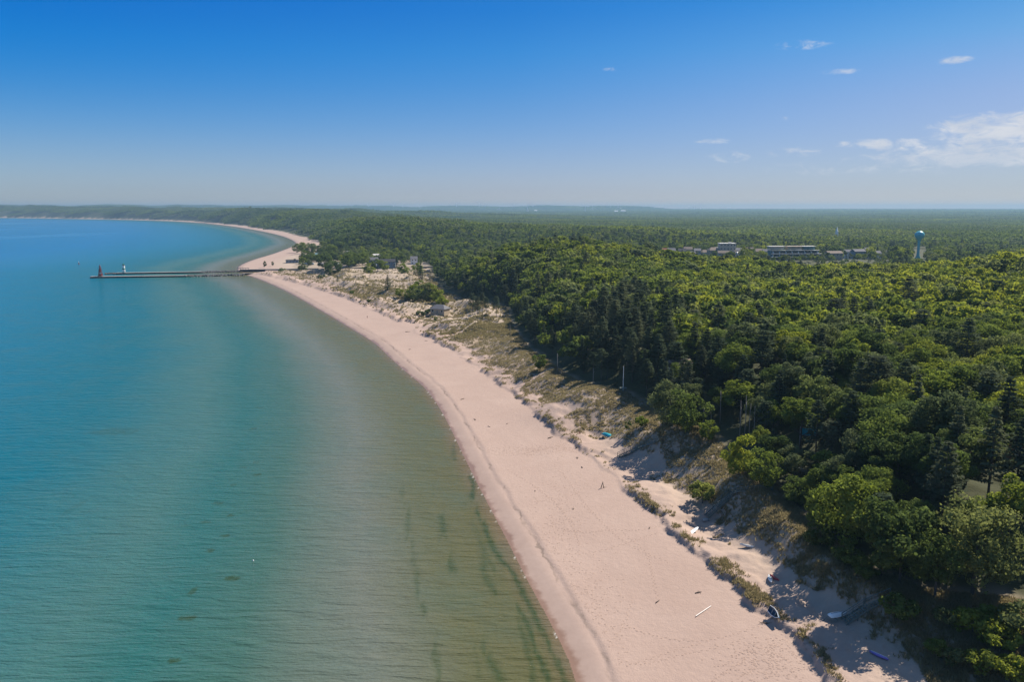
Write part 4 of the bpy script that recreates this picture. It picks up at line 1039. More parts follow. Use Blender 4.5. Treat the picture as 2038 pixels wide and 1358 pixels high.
TOWN = [(1244, 930, 9, 9, 5, 3, 'bluegrey', 'shingle', 'pale blue house at the far left end of the town roofs', 0, 2, 0), (1310, 905, 8, 7, 3.4, 2.4, 'white', 'offwhite', 'tiny white-roofed cottage just above the ridge crowns', 0, 2, 0),
        (1327, 1020, 12, 9, 6, 3.2, 'grey', 'brick', 'grey house with reddish roof behind a big round tree', 0, 3, 0), (1357, 985, 9, 9, 7, 3, 'greenblue', 'shingle_dark', 'dark green-blue house between two round trees', 0, 2, 0),
        (1387, 950, 7.5, 9, 8.5, 2.6, 'bluegrey', 'shingle', 'narrow light blue two-storey house left of the tan block', 0, 2, 0), (1401, 965, 12, 10, 6, 3, 'offwhite', 'shingle_brown', 'off-white gabled house squeezed between blue house and tan block', 0, 3, 0),
        (1419, 955, 13, 11, 9, 3.4, 'tan', 'shingle_brown', 'tan two-storey block attached left of the beige flat-roofed building', .6, 4, 0), (1445, 960, 19, 13, 17, 0, 'beige', 'offwhite', 'tall beige flat-roofed building, highest in the town', 0, 5, 1),
        (1441, 925, 15, 8, 7, 2.6, 'beige', 'shingle_brown', 'low beige house right in front of the tall beige building', 0, 4, 0), (1469, 990, 10, 10, 8.5, 3, 'grey', 'shingle', 'grey house right of the tall beige building', 0, 3, 0),
        (1472, 950, 8, 7, 5.5, 2, 'white', 'offwhite', 'bright white-roofed house below the grey one', 0, 2, 0), (1508, 985, 9, 9, 7.5, 3.4, 'brick', 'shingle_brown', 'brick-red house with steep roof between round trees', 0, 2, 0),
        (1657, 905, 17, 10, 8, 2.4, 'tan', 'shingle_brown', 'brownish low building right of the terraced apartments', 0, 4, 0), (1706, 960, 14, 10, 9.5, 2.8, 'bluegrey', 'shingle', 'long blue-grey building beyond the brownish one', 0, 4, 0),
        (1726, 985, 10, 9, 11, 3.6, 'grey', 'shingle', 'steep-roofed grey house at the end of the long blue-grey building', 0, 2, 0), (1756, 1010, 8, 9, 8, 3.4, 'bluegrey', 'shingle', 'small blue-grey house left of the water tower', 0, 2, 0),
        (1853, 1040, 9, 9, 9, 3.2, 'white', 'offwhite', 'white house right of the water tower foot', 0, 2, 0), (1580, 1010, 16, 9, 9, 2.4, 'offwhite', 'shingle', 'long pale roof just behind the terraced apartments', 0, 4, 0),
        (1335, 960, 9, 8, 8, 3, 'offwhite', 'shingle', 'off-white gabled house right of the reddish-roofed one', 0, 2, 0), (1368, 1000, 10, 8, 9, 3, 'beige', 'shingle_brown', 'beige house with brown roof beyond the green-blue one', 0, 3, 0), (1376, 930, 8, 7, 6, 2.4, 'white', 'shingle', 'white cottage squeezed left of the narrow blue house', 0, 2, 0),
        (1431, 1000, 11, 9, 9, 3, 'grey', 'offwhite', 'pale-roofed house peeping out behind the tan block', 0, 3, 0), (1490, 1010, 10, 8, 9, 3, 'offwhite', 'shingle_brown', 'off-white house with brown roof between grey and brick-red houses', 0, 3, 0), (1524, 960, 9, 8, 8, 2.6, 'beige', 'shingle', 'beige house touching the left end of the terraces', 0, 2, 0),
        (1683, 985, 12, 9, 9, 2.6, 'white', 'shingle', 'white house with grey roof beyond the brownish low building', 0, 3, 0), (1742, 960, 9, 8, 8, 2.6, 'offwhite', 'shingle', 'off-white house at the right end of the blue-grey row', 0, 2, 0), (1288, 960, 9, 8, 9, 3, 'white', 'shingle', 'white gabled house second from the left town end', 0, 2, 0)]
for u, d, w_, dd, h_, rh, wl, rf, lb, hip, nw, fl in TOWN:
    x, y, z = place(u, d)
    house((x, y, z), R(random.uniform(-14, 14)), w_, dd, h_, rh, wl, rf, lb, 'house' if not fl else 'building', 'house' if not fl else 'commercial_building', hip, nw, 2 if h_ > 6 and not fl else (4 if fl else 1), bool(fl), door=not fl)
# terraced apartments
x, y, z = place(1585, 905); t = empty('apartment_building', (x, y, z), R(4), 'wide terraced apartment building with blue-green glass balconies in three steps', 'apartments')
W_ = 62
for k in range(3):
    b = MB(); b.box((0, k * 3.4 + 5, 1.6 + k * 3.6), (W_ - k * 3, 10, 3.6)); f_ = b.build('storey', M['greenblue'], t)
    b = MB(); b.box((0, k * 3.4 - .05, 1.5 + k * 3.6), (W_ - 2 - k * 3, .12, 2.3)); b.build('glazing', M['glass'], f_)
    b = MB(); b.box((0, k * 3.4 - 1.5, 3.45 + k * 3.6), (W_ - k * 3, 3.0, .3)); b.build('balcony_slab', M['offwhite'], t)
    for j in range(8):
        b = MB(); xx = (j - 3.5) * (W_ - 4 - k * 3) / 7; b.add([(xx - .2, k * 3.4 - 3, k * 3.6 - .2), (xx + .2, k * 3.4 - 3, k * 3.6 - .2), (xx + .2, k * 3.4 - .1, k * 3.6 - .2), (xx - .2, k * 3.4 - .1, k * 3.6 - .2),
                      (xx - .2, k * 3.4 - 3, k * 3.6 + 1.2), (xx + .2, k * 3.4 - 3, k * 3.6 + 1.2), (xx + .2, k * 3.4 - .1, k * 3.6 + 3.3), (xx - .2, k * 3.4 - .1, k * 3.6 + 3.3)], [(3,2,1,0), (4,5,6,7), (0,1,5,4), (1,2,6,5), (2,3,7,6), (3,0,4,7)]); b.build('dividing_wall', M['white'], t)
for xx, ww, mt, rm in [(-20, 17, 'beige', 'offwhite'), (1, 16, 'tan', 'beige'), (18, 13, 'greenblue', 'offwhite')]:
    b = MB(); b.box((xx, 13, 13.2), (ww, 8, 3.4)); f_ = b.build('penthouse', M[mt], t); b = MB(); b.box((xx, 12.6, 15.05), (ww + 2, 10, .35)); b.build('roof', M[rm], f_)
# water tower
x, y, z = place(1826, 1025); t = empty('water_tower', (x, y, z), 0, 'turquoise water tower with a round tank on a slender stem', 'water tower')
zc = H - (467 - 416) / FPX * 1025 - z
b = MB(); b.lathe([(4.2, -2), (3.6, .5), (1.9, 4.5), (1.55, 10), (1.55, zc - 8.5), (2.0, zc - 7)], 20); b.build('stem', M['turq'], t, True)
b = MB(); b.lathe([(1.95, -7.2), (3.0, -5.2), (5.0, -3.0)] + [(5.9 * math.cos(a), 5.2 * math.sin(a)) for a in [R(k) for k in range(-22, 90, 10)]] + [(.1, 5.25)], 24, (0, 0, zc)); tk = b.build('tank', M['turq'], t, True)
b = MB(); b.lathe([(.5, 5.2), (.5, 6.0), (.1, 6.2)], 8, (0, 0, zc)); b.build('vent', M['turq'], tk)
b = MB(); [b.bar((5.0 * math.cos(a), 5.0 * math.sin(a), zc - 2.4), (5.0 * math.cos(a), 5.0 * math.sin(a), zc - 1.4), .05, .05, 4) for a in [k * .628 for k in range(10)]]; b.lathe([(5.05, -1.45), (5.1, -1.35), (5.0, -1.3)], 20, (0, 0, zc)); b.build('catwalk', M['turq'], t)
# church spire and far sheds
x, y, z = place(1664, 1500); t = empty('church', (x, y, z), 0, 'white church spire poking out of the wood beyond the town', 'church')
b = MB(); b.box((0, 0, 9), (4, 4, 22)); b.build('tower', M['white'], t); b = MB(); b.lathe([(2.6, 20), (.05, 29)], 4); b.build('spire', M['white'], t)
b = MB(); b.box((0, 9, 4), (9, 16, 10)); b.build('nave', M['white'], t); b = MB(); gable(b, 16, 9, 9.01, 4); o = b.build('roof', M['shingle'], t); o.rotation_euler.z = R(90); o.location = (0, 9, 0)
for u, d, w_, h_, lb in [(1240, 8600, 50, 16, 'larger white farm shed on the distant plain'), (1226, 8700, 36, 11, 'smaller white farm shed left of the larger one'), (1066, 9800, 34, 14, 'single white barn at the foot of the far hills')]:
    x, y, z = place(u, d); t = empty('farm_shed', (x, y, z + 10), 0, lb, 'shed'); b = MB(); b.box((0, 0, h_ / 2 - 4), (w_, 26, h_ + 8)); b.build('wall', M['white'], t); b = MB(); gable(b, w_, 26, h_ + .01, 6, 1); b.build('roof', M['white'], t)

# park buildings, campers
def parkhouse(u, v, *a, **k):
    x, y, z = onground(u, v); return house((x, y, z), *a, **k)
parkhouse(582, 523, R(8), 15, 8, 3.2, 0, 'grey', 'shingle_dark', 'flat-roofed dark beach house on the park sand', 'beach house', 'beach_house', flat=True, nwin=4)
parkhouse(637, 511, R(5), 13, 8, 3.2, 2.2, 'greenblue', 'greenblue', 'park shelter with a green-teal roof in the sandy clearing', 'shelter', 'shelter', nwin=3)
parkhouse(742, 527, R(-10), 12, 10, 6.0, 3, 'bluegrey', 'shingle', 'blue-grey house left of the long house by the harbour', nwin=3, storeys=2)
parkhouse(769, 530, R(3), 21, 10, 5.5, 3, 'bluegrey', 'shingle_dark', 'long blue-grey house beside the pointed conifer by the harbour', nwin=5, storeys=2)
parkhouse(824, 526, R(10), 8, 8, 6.5, 3.2, 'white', 'shingle', 'white gabled house glimpsed behind trees past the pointed conifer', nwin=2, storeys=2)
parkhouse(748, 516, R(15), 11, 8, 4.5, 2.6, 'white', 'offwhite', 'white-roofed house above the blue-grey houses', nwin=3)
def camper(u, v, rz, L, lab, wall='white'):
    x, y, z = onground(u, v); t = empty('camper', (x, y, z), rz, lab, 'camper', 'campers parked in the beach park')
    b = MB(); w_, h_ = 2.5, 2.9
    prof = [(-L/2, .6), (L/2 - .5, .6), (L/2, 1.1), (L/2 - .3, h_ - .3), (L/2 - .8, h_), (-L/2 + .2, h_), (-L/2, h_ - .3)]; n = len(prof)
    b.add([(px_, -w_/2, pz) for px_, pz in prof] + [(px_, w_/2, pz) for px_, pz in prof], [tuple(range(n)), tuple(range(2*n-1, n-1, -1))] + [(k, n + k, n + (k + 1) % n, (k + 1) % n) for k in range(n)])
    b.build('body', M[wall], t)
    for s_ in (-1, 1):
        b = MB(); [b.box((L * k, s_ * (w_/2 + .01), 1.9), (1.2, .03, .7)) for k in (-.28, .05, .3)]; b.build('window', M['glass'], t)
        for k in (-.12, .02):
            b = MB(); b.bar((L * k, s_ * (w_/2 - .3), .36), (L * k, s_ * (w_/2 + .02), .36), .36, .36, 12); b.build('wheel', M['asphalt'], t)
    b = MB(); b.box((L/2 + .5, 0, .55), (1.4, .12, .12)); b.build('hitch', M['steel'], t)
    return t
CAMP = [(671, 506, 9, 'camper at the left end of the row in the tree clearing'), (677, 504, 8, 'camper second from the left in the clearing row'), (684, 506, 9, 'camper in the middle of the clearing row'), (691, 504, 8, 'camper set back right of the middle of the clearing row'),
        (696, 508, 9, 'camper at the near right of the clearing row'), (702, 506, 9, 'camper at the right end of the clearing row'), (747, 513, 9, 'lone camper among trees above the blue-grey houses'), (596, 522, 7, 'small camper next to the flat-roofed beach house'),
        (670, 527, 8, 'camper beneath the park trees behind the seawall'), (694, 518, 8, 'camper half hidden by the round green park tree'), (812, 515, 9, 'pale camper at the inland end of the park road')]
for i, (u, v, L, lb) in enumerate(CAMP): camper(u, v, R(random.uniform(-30, 30)), L, 'white ' + lb)
camper(615, 536, R(5), 12, 'large blue-grey camper bus parked behind the seawall', 'bluegrey'); camper(642, 536, R(-4), 11, 'long white-roofed trailer right of the blue-grey bus by the seawall', 'offwhite')

# ------------------------------------------------------------------ harbour piers and lights
def rocks(name, p, q, wd, n, seed, label):
    g = np.random.default_rng(seed); Vs, F, k = [], [], 0
    base = [(1,0,0),(-1,0,0),(0,1,0),(0,-1,0),(0,0,1),(0,0,-1)]; fc = [(0,2,4),(2,1,4),(1,3,4),(3,0,4),(2,0,5),(1,2,5),(3,1,5),(0,3,5)]
    for _ in range(n):
        t = g.random(); o = g.normal() * wd * .36; c = p + (q - p) * t; d = (q - p) / np.hypot(*(q - p)); c = c + np.array([-d[1], d[0]]) * o
        r = g.uniform(.5, 1.25); z = 1.2 * (1 - abs(o) / wd) + g.uniform(-.3, .35)
        B = np.array(base) * g.uniform(.7, 1.3, (6, 1)) * r; a = g.uniform(0, 6.28); B = B @ np.array([[math.cos(a), -math.sin(a), .2], [math.sin(a), math.cos(a), .3], [-.3, -.1, .8]])
        Vs.append(B + np.array([c[0], c[1], z])); F += [tuple(i + k for i in f) for f in fc]; k += 6
    o = ob(name, npmesh(name, np.concatenate(Vs), F, M['rock'])); return tag(o, label, None, None, 'stuff')
def pier(p, q, wd, label, ht=1.7):
    c = (p + q) / 2; d = q - p; L = float(np.hypot(*d)); a = math.atan2(d[1], d[0])
    t = empty('pier', (c[0], c[1], 0), a, label, 'pier')
    b = MB(); n = int(L / 2.4)      # corrugated sheet piling
    for s_ in (-1, 1):
        V = []
        for k in range(2 * n + 1):
            x = -L / 2 + L * k / (2 * n); yy = s_ * (wd / 2 + (.18 if k % 4 in (1, 2) else 0)); V += [(x, yy, -3), (x, yy, ht - .3)]
        b.add(V, [(2*k, 2*k+2, 2*k+3, 2*k+1)[::s_] for k in range(2 * n)])
    for sx in (-1, 1): b.box((sx * (L / 2 - .1), 0, (ht - 3.3) / 2), (.2, wd, ht + 2.7))
    b.build('sheet_piling', M['steel'], t)
    b = MB(); m = max(2, int(L / 9)); [b.box((-L / 2 + L * (k + .5) / m, 0, ht - .15), (L / m - .06, wd + .5, .3)) for k in range(m)]; b.build('concrete_deck', M['concrete'], t)
    return t
A = lambda u, v: np.array(G(u, v, 0))
pier(A(181, 553.6), A(372, 551.3), 4.5, 'nearer straight pier with dark sheet-piled sides carrying the red tower')
pier(A(232, 546), A(402, 543.5), 4.0, 'farther straight pier ending at the white and green lighthouse')
rocks('riprap', A(368, 551), A(486, 548.6), 7, 420, 1, 'dark boulders heaped along the landward half of the nearer pier')
rocks('riprap', A(398, 543.3), A(486, 541.2), 6, 320, 2, 'grey boulders along the landward half of the farther pier')
rocks('riprap', A(209, 546.2), A(234, 545.8), 3, 70, 3, 'low line of rocks awash off the tip of the farther pier')
def seawall(p, q, ht, th, label):
    c = (p + q) / 2; d = q - p; L = float(np.hypot(*d)); t = empty('seawall', (c[0], c[1], 0), math.atan2(d[1], d[0]), label, 'seawall')
    b = MB(); b.box((0, 0, ht / 2 - 1.5), (L, th, ht + 3)); b.build('wall', M['steel'], t); b = MB(); b.box((0, 0, ht + .16), (L, th + .6, .3)); b.build('cap', M['concrete'], t)
seawall(A(478, 541.6), A(690, 538.4), 2.6, 1.6, 'long dark steel seawall along the park side of the harbour channel')
seawall(A(690, 538.2), A(900, 535.2), 2.8, 1.6, 'far seawall glimpsed between trees beside the long blue-grey house')
seawall(A(484, 547.2), A(660, 545.0), 1.5, 1.2, 'low seawall along the grassy beach side of the channel')
b = MB(); b.box((0, 0, 2.2), (14, 1.2, .5), 0); [b.box((k * 3, 0, 1), (.4, .4, 2.6)) for k in (-2, -1, 0, 1, 2)]; x, y = A(484, 538.5); tag(b.build('railing', M['greywood'], None, False, (x, y, .6)), 'low grey timber rail on the sand by the farther pier root', 'railing')
# red skeleton light
x, y = A(200.5, 553.2); t = empty('light_tower', (x, y, 1.7), 0, 'dark red tapering skeleton light tower near the end of the nearer pier', 'light tower')
for sx in (-1, 1):
    for sy in (-1, 1): b = MB(); b.bar((sx * 1.9, sy * 1.4, 0), (sx * .55, sy * .5, 9.2), .22, .15, 5); b.build('leg', M['red'], t)
b = MB()
for z0, z1 in ((0, 2.4), (2.4, 4.8), (4.8, 7.0), (7.0, 9.0)):
    r0, r1 = 1.9 - 1.35 * z0 / 9.2, 1.9 - 1.35 * z1 / 9.2
    for s_ in (-1, 1): b.bar((-r0, s_ * r0 * .75, z0), (r1, s_ * r1 * .75, z1), .11, .11, 4); b.bar((r0, s_ * r0 * .75, z0), (-r1, s_ * r1 * .75, z1), .11, .11, 4); b.bar((s_ * r0, -r0 * .75, z0), (s_ * r1, r1 * .75, z1), .11, .11, 4)
b.build('bracing', M['red'], t)
b = MB(); b.box((0, 0, 1.2), (2.6, 2.2, 2.4)); b.build('equipment_room', M['red'], t); b = MB(); b.box((0, 0, 5.6), (1.3, 1.2, 3.4)); b.build('shaft', M['red'], t)
b = MB(); b.box((0, 0, 9.3), (1.9, 1.9, .25)); b.build('gallery', M['red'], t); b = MB(); b.lathe([(.5, 9.45), (.55, 10.8), (.1, 11.6)], 10); b.build('lantern', M['red'], t)
x, y = A(247, 545.9); t = empty('lighthouse', (x, y, 1.7), 0, 'white cylindrical lighthouse with a green band on the farther pier', 'lighthouse')
b = MB(); b.lathe([(1.5, -.2), (1.45, 3.0), (1.32, 7.6), (1.3, 8.2)], 18); b.build('tower', M['white'], t, True)
b = MB(); b.lathe([(1.45, 3.3), (1.44, 4.9), (1.30, 4.9), (1.30, 3.3)], 18); b.build('green_band', M['green'], t, True)
b = MB(); b.lathe([(1.3, 8.0), (1.9, 8.15), (1.9, 8.35), (1.2, 8.4)], 18); b.build('gallery', M['asphalt'], t); b = MB(); b.lathe([(.75, 8.4), (.75, 9.5), (.9, 9.55), (.1, 10.2)], 12); b.build('lantern', M['green'], t)
x, y = A(157, 526); t = empty('buoy', (x, y, 0), 0, 'small red and white buoy afloat beyond the pier ends', 'buoy')
b = MB(); b.lathe([(.9, -.4), (1.0, .5), (.4, .8), (.25, 2.6)], 12); b.build('body', M['red'], t); b = MB(); b.lathe([(.4, 2.6), (.4, 3.3), (.05, 3.6)], 10); b.build('top_mark', M['white'], t)
x, y = A(504, 1117); b = MB(); b.lathe([(.02, -.1), (.14, -.04), (.17, .06), (.09, .16), (.04, .22), (.02, .24)], 10); tag(b.build('float', M['white'], None, True, (x, y, 0)), 'tiny white float bobbing alone on the shallow water', 'float')

# people far along the beach
def person(u, v, lab, rz):
    x, y, z = onground(u, v); t = empty('person', (x, y, z), rz, lab, 'person')
    me = bpy.data.meshes.new('body')
    J = [(0,0,.95),(0,0,1.2),(0,0,1.45),(0,0,1.56),(0,.02,1.70),(.2,0,1.42),(.25,.05,1.15),(.24,.14,.9),(-.2,0,1.42),(-.25,-.03,1.15),(-.24,.05,.9),(.1,0,.9),(.11,.1,.5),(.11,.05,.05),(.11,.17,.02),(-.1,0,.9),(-.11,-.06,.5),(-.11,-.2,.06),(-.11,-.08,.02)]
    Ed = [(0,1),(1,2),(2,3),(3,4),(2,5),(5,6),(6,7),(2,8),(8,9),(9,10),(0,11),(11,12),(12,13),(13,14),(0,15),(15,16),(16,17),(17,18)]
    rd = [.15,.14,.15,.06,.11,.07,.05,.04,.07,.05,.04,.10,.07,.05,.04,.10,.07,.05,.04]
    me.from_pydata(J, Ed, []); o = ob('body', me, t); md = o.modifiers.new('skin', 'SKIN')
    for sv, r in zip(me.skin_vertices[0].data, rd): sv.radius = (r, r)
    me.skin_vertices[0].data[0].use_root = True
    o.modifiers.new('sub', 'SUBSURF').levels = 1; me.materials.append(M['skin'])
    b = MB(); b.lathe([(.13, .72), (.19, .95), (.18, 1.2), (.2, 1.42), (.09, 1.5)], 10); b.build('clothing', M['person_dark'], t, True)
person(463, 533, 'person in dark clothes standing at the shore past the farther pier', 1.0)
person(731, 634, 'person in dark clothes walking mid-beach below the dune scarp', 4.0)

# wind turbines along the far hills
def turbine_mesh(seed, hub):
    g = random.Random(seed); b = MB(); b.bar((0, 0, -25), (0, 0, hub), 3.4, 2.2, 8); b.box((0, 1.5, hub + 1.2), (3.2, 10, 3.4)); a0 = g.uniform(0, 2.1)
    for k in range(3):
        a = a0 + k * 2.094; d = Vector((math.sin(a), 0, math.cos(a))); c = Vector((0, -4.2, hub + 1.2)); s_ = Vector((d.z, 0, -d.x))
        b.add([c + s_ * 1.2, c - s_ * 1.2, c + d * 16 - s_ * 3.0, c + d * 52 - s_ * .9, c + d * 52 + s_ * .9, c + d * 16 + s_ * 1.6] + [p + Vector((0, -.6, 0)) for p in (c + s_ * 1.2, c - s_ * 1.2, c + d * 16 - s_ * 2.2, c + d * 52 - s_ * .4, c + d * 52 + s_ * .4, c + d * 16 + s_ * 1.0)],
              [(0, 1, 2, 3, 4, 5), (11, 10, 9, 8, 7, 6)] + [(k2, (k2 + 1) % 6, 6 + (k2 + 1) % 6, 6 + k2) for k2 in range(6)])
    return b.mesh('wind_turbine', M['turbine'])
WT = [(547,412,0),(588,410,0),(634,412,0),(652,412,0),(677,413,422),(700,410,0),(733,410,0),(783,408,0),(801,410,0),(832,414,424),(836,413,424),(909,405,0),(954,404,0),(965,410,0),(994,415,427),(1024,409,0),(1049,412,427),(1060,411,0),(1137,412,0),(1165,412,426),
      (1180,413,424),(1210,412,0),(1215,411,0),(1230,412,425),(1236,412,0),(1284,413,422),(1295,412,0),(1302,412,422),(1324,412,420),(1355,414,0),(1375,413,420),(1382,413,0),(1394,409,419),(1449,414,0),(1506,411,419)]
for i, (u, vh_, vb) in enumerate(WT):
    d = min(12500, FPX * 80 / (vb - vh_)) if vb else 12500
    x, y, _ = at(u, d, 60); zh = H + (VH - vh_) / FPX * d; zg = hz(x, y)
    o = ob('wind_turbine', turbine_mesh(i, max(60, zh - zg))); o.location = (x, y, zh - max(60, zh - zg)); o.rotation_euler.z = R(random.uniform(-25, 40))
    place_ = ('above the hazy dunes' if u < 740 else 'over the highest far hill' if u < 1000 else 'over the long middle hill' if u < 1250 else 'where the far hill slopes down' if u < 1420 else 'on the flat skyline past the hills')
    nb = [a for a in WT if abs(a[0] - u) < 14 and a[0] != u]
    how = ('tall white turbine footed in the plain' if vb and vb > 421 else 'white turbine standing on the skyline' if vb else 'tiny pale turbine with only its top showing')
    tag(o, how + ' ' + place_ + (', paired' if nb else ''), 'wind turbine', 'wind turbines on the far hills')

# ------------------------------------------------------------------ the air over the land
t = NT('haze_air'); pv = t.n('ShaderNodeVolumePrincipled', i={'Color': (.28, .47, .64, 1), 'Density': HAZE, 'Anisotropy': .2})
t.t.links.new(pv.outputs[0], t.out.inputs['Volume'])
b = MB(); b.box((0, 9800, 79), (42000, 20800, 174)); hz_o = b.build('haze', t.m); tag(hz_o, 'thin blue haze lying over the land and lake', None, None, 'stuff')

# ------------------------------------------------------------------ labels of the individual forest trees
LM = [(n_, *onground(u, v)[:2]) for n_, u, v in [('the lowest stairs', 1735, 1205), ('the upturned dinghy', 1668, 1228), ('the white kayak', 1533, 1157), ('the middle stairs', 1470, 985), ('the round bright bush', 1398, 1000),
      ('the three-trunk pine', 1652, 935), ('the teal deck', 1607, 885), ('the railed boardwalk', 1750, 912), ('the brick house', 2040, 985), ('the upper sunken stairs', 1300, 882), ('the bare stem row', 1485, 868), ('the white pole', 1240, 778), ('the grassy hollow', 1290, 800),
      ('the whitish bare trunk', 1109, 742), ('the slender pole', 1015, 672), ('the pavilion road', 1000, 630), ('the half-hidden cabin', 1352, 730), ('the feathery willow', 1935, 1185), ('the tallest pine', 1965, 1000)]]
PLM = [(n_, *onground(u, v)[:2]) for n_, u, v in [('the camper row', 686, 506), ('the teal-roofed shelter', 637, 511), ('the flat-roofed beach house', 582, 523), ('the blue-grey houses', 756, 528), ('the white gabled house', 824, 526), ('the blue-grey bus', 615, 536), ('the pointed conifer', 790, 533), ('the lone camper', 747, 513)]]
seen = {}
for tr in TREES:
    if tr.get('done'): continue
    br = tr['name'] == 'broadleaf_tree'; ti = tr['tint']; h = tr['h']
    col = (['blackish-green', 'dark green', 'mid-green', 'yellow-green', 'bright lime'] if tr['name'] != 'pine_tree' else ['blackish', 'very dark', 'dark grey-green', 'grey-green', 'paler olive'])[min(4, int(ti * 5))]
    sz = 'low' if h < (10.5 if br else 14) else 'tall' if h > (14 if br else 18.5) else 'medium'
    kd = 'broadleaf tree' if br else 'young tree' if tr['name'] == 'young_tree' else 'pine'
    nm, lx, ly = min(LM, key=lambda l: (l[1] - tr['x']) ** 2 + (l[2] - tr['y']) ** 2)
    dd = math.hypot(lx - tr['x'], ly - tr['y'])
    row = 'at the edge' if tr['dE'] < 7 else 'second row in' if tr['dE'] < 14 else 'a few rows in' if tr['dE'] < 32 else 'up the ridge' if tr['dE'] < 70 else 'on the far ridge'
    if tr.get('park'): row = 'in the beach park'; nm, lx, ly = min(PLM, key=lambda l: (l[1] - tr['x']) ** 2 + (l[2] - tr['y']) ** 2); dd = math.hypot(lx - tr['x'], ly - tr['y']); sz = 'small' if h < 9 else 'large'
    rel = ('close by ' if dd < 10 else 'seaward of ' if tr['x'] < lx - 5 else 'inland of ' if abs(tr['x'] - lx) > abs(tr['y'] - ly) else 'beyond ' if tr['y'] > ly else 'this side of ') + nm
    seen.setdefault(f'{sz} {col} {kd} {row}, {rel}'.replace('broadleaf tree', 'broadleaf'), []).append(tr)
for lb, L in seen.items():
    L.sort(key=lambda a: a['dE'])
    for i, tr in enumerate(L):
        ex = '' if len(L) == 1 else (['nearer the beach', 'deeper in'][i] if len(L) == 2 else ['nearest the beach', 'middle one', 'deepest in'][i] if len(L) == 3 else None)
        tag(tr['o'], lb if not ex else (f'{lb}, {ex}' if len(f'{lb} {ex}'.split()) < 17 else f'{lb} {ex}'.replace(' in the beach park', '').replace('at the edge', 'edge').replace('a few rows in', 'inside').replace('second row in', 'inside')), 'pine' if tr['name'] == 'pine_tree' else 'tree', ('scattered park trees' if tr.get('park') else 'broadleaf trees of the ridge wood' if tr['name'] == 'broadleaf_tree' else 'pines of the ridge wood') if ex is not None else lb.replace(',', ''))
for tr in TREES:
    if tr.get('done') and 'group' not in tr['o']: tr['o']['group'] = {'broadleaf_tree': 'broadleaf trees of the ridge wood', 'pine_tree': 'pines of the ridge wood', 'dune_shrub': 'bushes on the dunes', 'sapling': 'saplings on the grass bank'}.get(tr['name'], 'trees')

# ------------------------------------------------------------------ sky, sun, air, camera
w = bpy.data.worlds.new('World'); bpy.context.scene.world = w; w.use_nodes = True
nt = w.node_tree; bg = nt.nodes['Background']
sky = nt.nodes.new('ShaderNodeTexSky'); sky.sky_type = 'NISHITA'; sky.sun_disc = False
sky.sun_elevation = SUN_EL; sky.sun_rotation = SUN_AZ; sky.altitude = 100; sky.air_density = 1.0; sky.dust_density = .4; sky.ozone_density = 3.0
class WN(NT):
    def __init__(s, tree): s.t = tree
W = WN(nt)
dirv = W.n('ShaderNodeTexCoord').outputs['Generated']
sx = W.n('ShaderNodeSeparateXYZ', i={0: dirv})
el = W.math('ARCSINE', sx.outputs[2]); az = W.math('ARCTAN2', sx.outputs[0], sx.outputs[1])
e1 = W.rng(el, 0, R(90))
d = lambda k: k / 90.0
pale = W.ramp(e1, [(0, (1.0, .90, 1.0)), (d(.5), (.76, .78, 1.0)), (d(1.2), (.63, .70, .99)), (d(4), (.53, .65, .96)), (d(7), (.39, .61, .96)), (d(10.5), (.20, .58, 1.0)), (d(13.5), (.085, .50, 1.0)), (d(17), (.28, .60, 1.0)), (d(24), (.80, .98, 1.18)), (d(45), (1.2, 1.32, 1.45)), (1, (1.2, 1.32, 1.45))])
hi = W.ramp(W.rng(az, R(-34), R(34)), [(0, (.03, .80, 1.0)), (.5, (.55, .80, .82)), (1, (1.6, .93, .72))])
lo = W.ramp(W.rng(az, R(-34), R(34)), [(0, (.95, 1.0, 1.0)), (.5, (.84, .80, .82)), (1, (.72, .70, .68))])
side = W.mix(W.rng(el, R(1), R(12), 0, 1, True), lo, hi)
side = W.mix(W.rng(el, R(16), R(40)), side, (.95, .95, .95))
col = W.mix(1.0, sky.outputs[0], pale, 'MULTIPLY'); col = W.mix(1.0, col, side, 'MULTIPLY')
col = W.n('ShaderNodeVectorMath', operation='SCALE', i={0: col, 3: 1.06}).outputs[0]
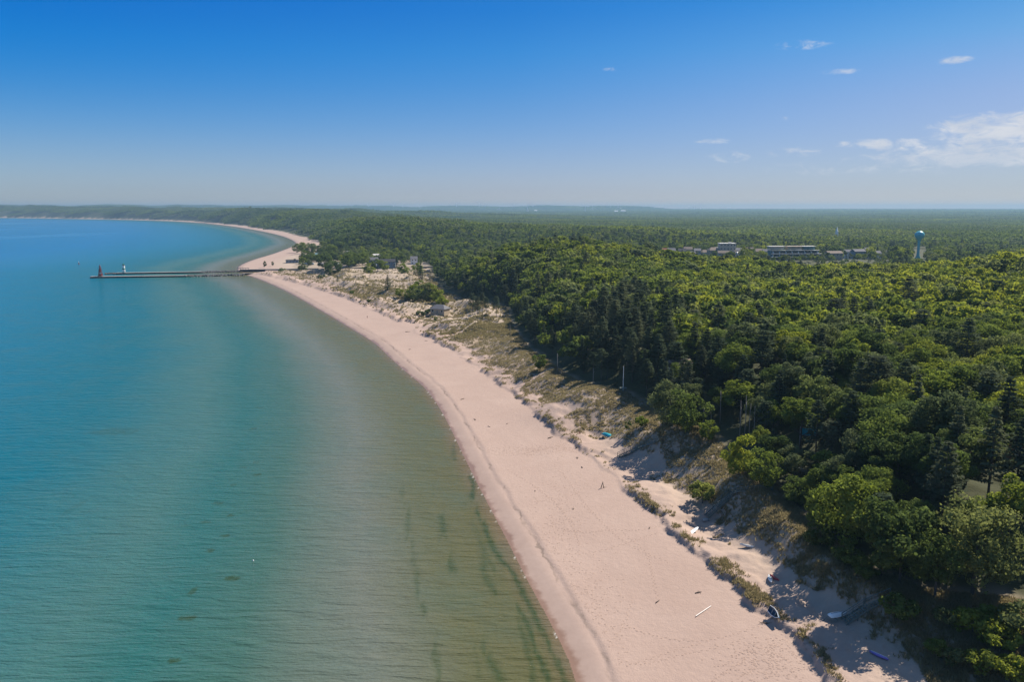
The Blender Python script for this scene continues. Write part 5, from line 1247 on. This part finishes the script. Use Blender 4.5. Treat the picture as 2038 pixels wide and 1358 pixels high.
# small fair-weather clouds low in the north-east
cv = W.n('ShaderNodeCombineXYZ', i={0: az, 1: W.math('MULTIPLY', el, 2.6), 2: 0.0}).outputs[0]
cn = W.noise(42, 7, .66, cv, .6); cn2 = W.noise(9, 4, .55, cv)
tot = None
def ang(u, v):
    a = (u - 1019) / FPX; b = -(v - 679) / FPX; vec = Vector((a, CP + b * SP, -SP + b * CP)).normalized()
    return math.atan2(vec.x, vec.y), math.asin(vec.z)
for u, v, w_, h_, k in [(1892, 119, 32, 5, .75), (1675, 142, 34, 4, .3), (1600, 88, 45, 7, .25), (1215, 138, 14, 3, .5), (1750, 286, 70, 7, .8), (1775, 294, 26, 8, .6), (1420, 281, 34, 4, .45), (1448, 312, 36, 9, .35), (1590, 304, 52, 8, .35), (1995, 256, 105, 22, 1.15), (1955, 308, 160, 17, 1.0),
                     (2030, 244, 50, 12, .9), (2035, 285, 60, 24, .8), (1955, 303, 95, 12, .85), (1880, 308, 80, 7, .6), (2015, 318, 60, 10, .5), (1780, 330, 220, 12, .22), (1560, 235, 10, 3, .3), (2090, 262, 60, 40, .9)]:
    a0, e0 = ang(u, v); wa, ha = 1.25 * w_ / FPX, 1.5 * h_ / FPX
    q = W.math('ADD', W.math('POWER', W.math('ABSOLUTE', W.math('DIVIDE', W.math('SUBTRACT', az, a0), wa)), 2.0), W.math('POWER', W.math('ABSOLUTE', W.math('DIVIDE', W.math('SUBTRACT', el, e0), ha)), 2.0))
    m_ = W.math('MULTIPLY', W.math('SUBTRACT', 1.0, q, 0, True), k)
    tot = m_ if tot is None else W.math('MAXIMUM', tot, m_)
den = W.rng(W.math('SUBTRACT', W.math('ADD', W.math('MULTIPLY', tot, .62), W.math('MULTIPLY', cn, 2.1)), 1.06), 0, .8, 0, 1, True)
den = W.math('MULTIPLY', den, W.rng(tot, 0, .25))
ccol = W.mix(W.rng(cn2, .42, .62), (5.6, 6.0, 6.8), (7.6, 7.5, 7.6))
col = W.mix(W.math('MULTIPLY', den, .9), col, ccol)
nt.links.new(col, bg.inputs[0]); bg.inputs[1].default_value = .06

sl = bpy.data.lights.new('sun', 'SUN'); sl.energy = 4.7; sl.angle = R(.5); sl.color = (1.0, .90, .78)
so = ob('sun', sl)
sd = Vector((math.sin(SUN_AZ) * math.cos(SUN_EL), math.cos(SUN_AZ) * math.cos(SUN_EL), math.sin(SUN_EL)))
so.rotation_euler = sd.to_track_quat('Z', 'Y').to_euler(); so.location = sd * 300

cam = bpy.data.cameras.new('camera'); cam.lens = 28.0; cam.sensor_width = 36.0; cam.clip_start = 1; cam.clip_end = 80000
co = ob('camera', cam); co.location = (0, 0, H); co.rotation_euler = (R(90) - PITCH, 0, 0)
sc = bpy.context.scene; sc.camera = co
sc.view_settings.view_transform = 'Standard'; sc.view_settings.look = 'None'; sc.view_settings.exposure = 0.85; sc.view_settings.gamma = 1
sc.cycles.use_denoising = True; sc.cycles.denoiser = 'OPENIMAGEDENOISE'
sc.cycles.max_bounces = 8; sc.cycles.diffuse_bounces = 4; sc.cycles.glossy_bounces = 2; sc.cycles.transmission_bounces = 4; sc.cycles.volume_bounces = 0
sc.cycles.use_adaptive_sampling = False
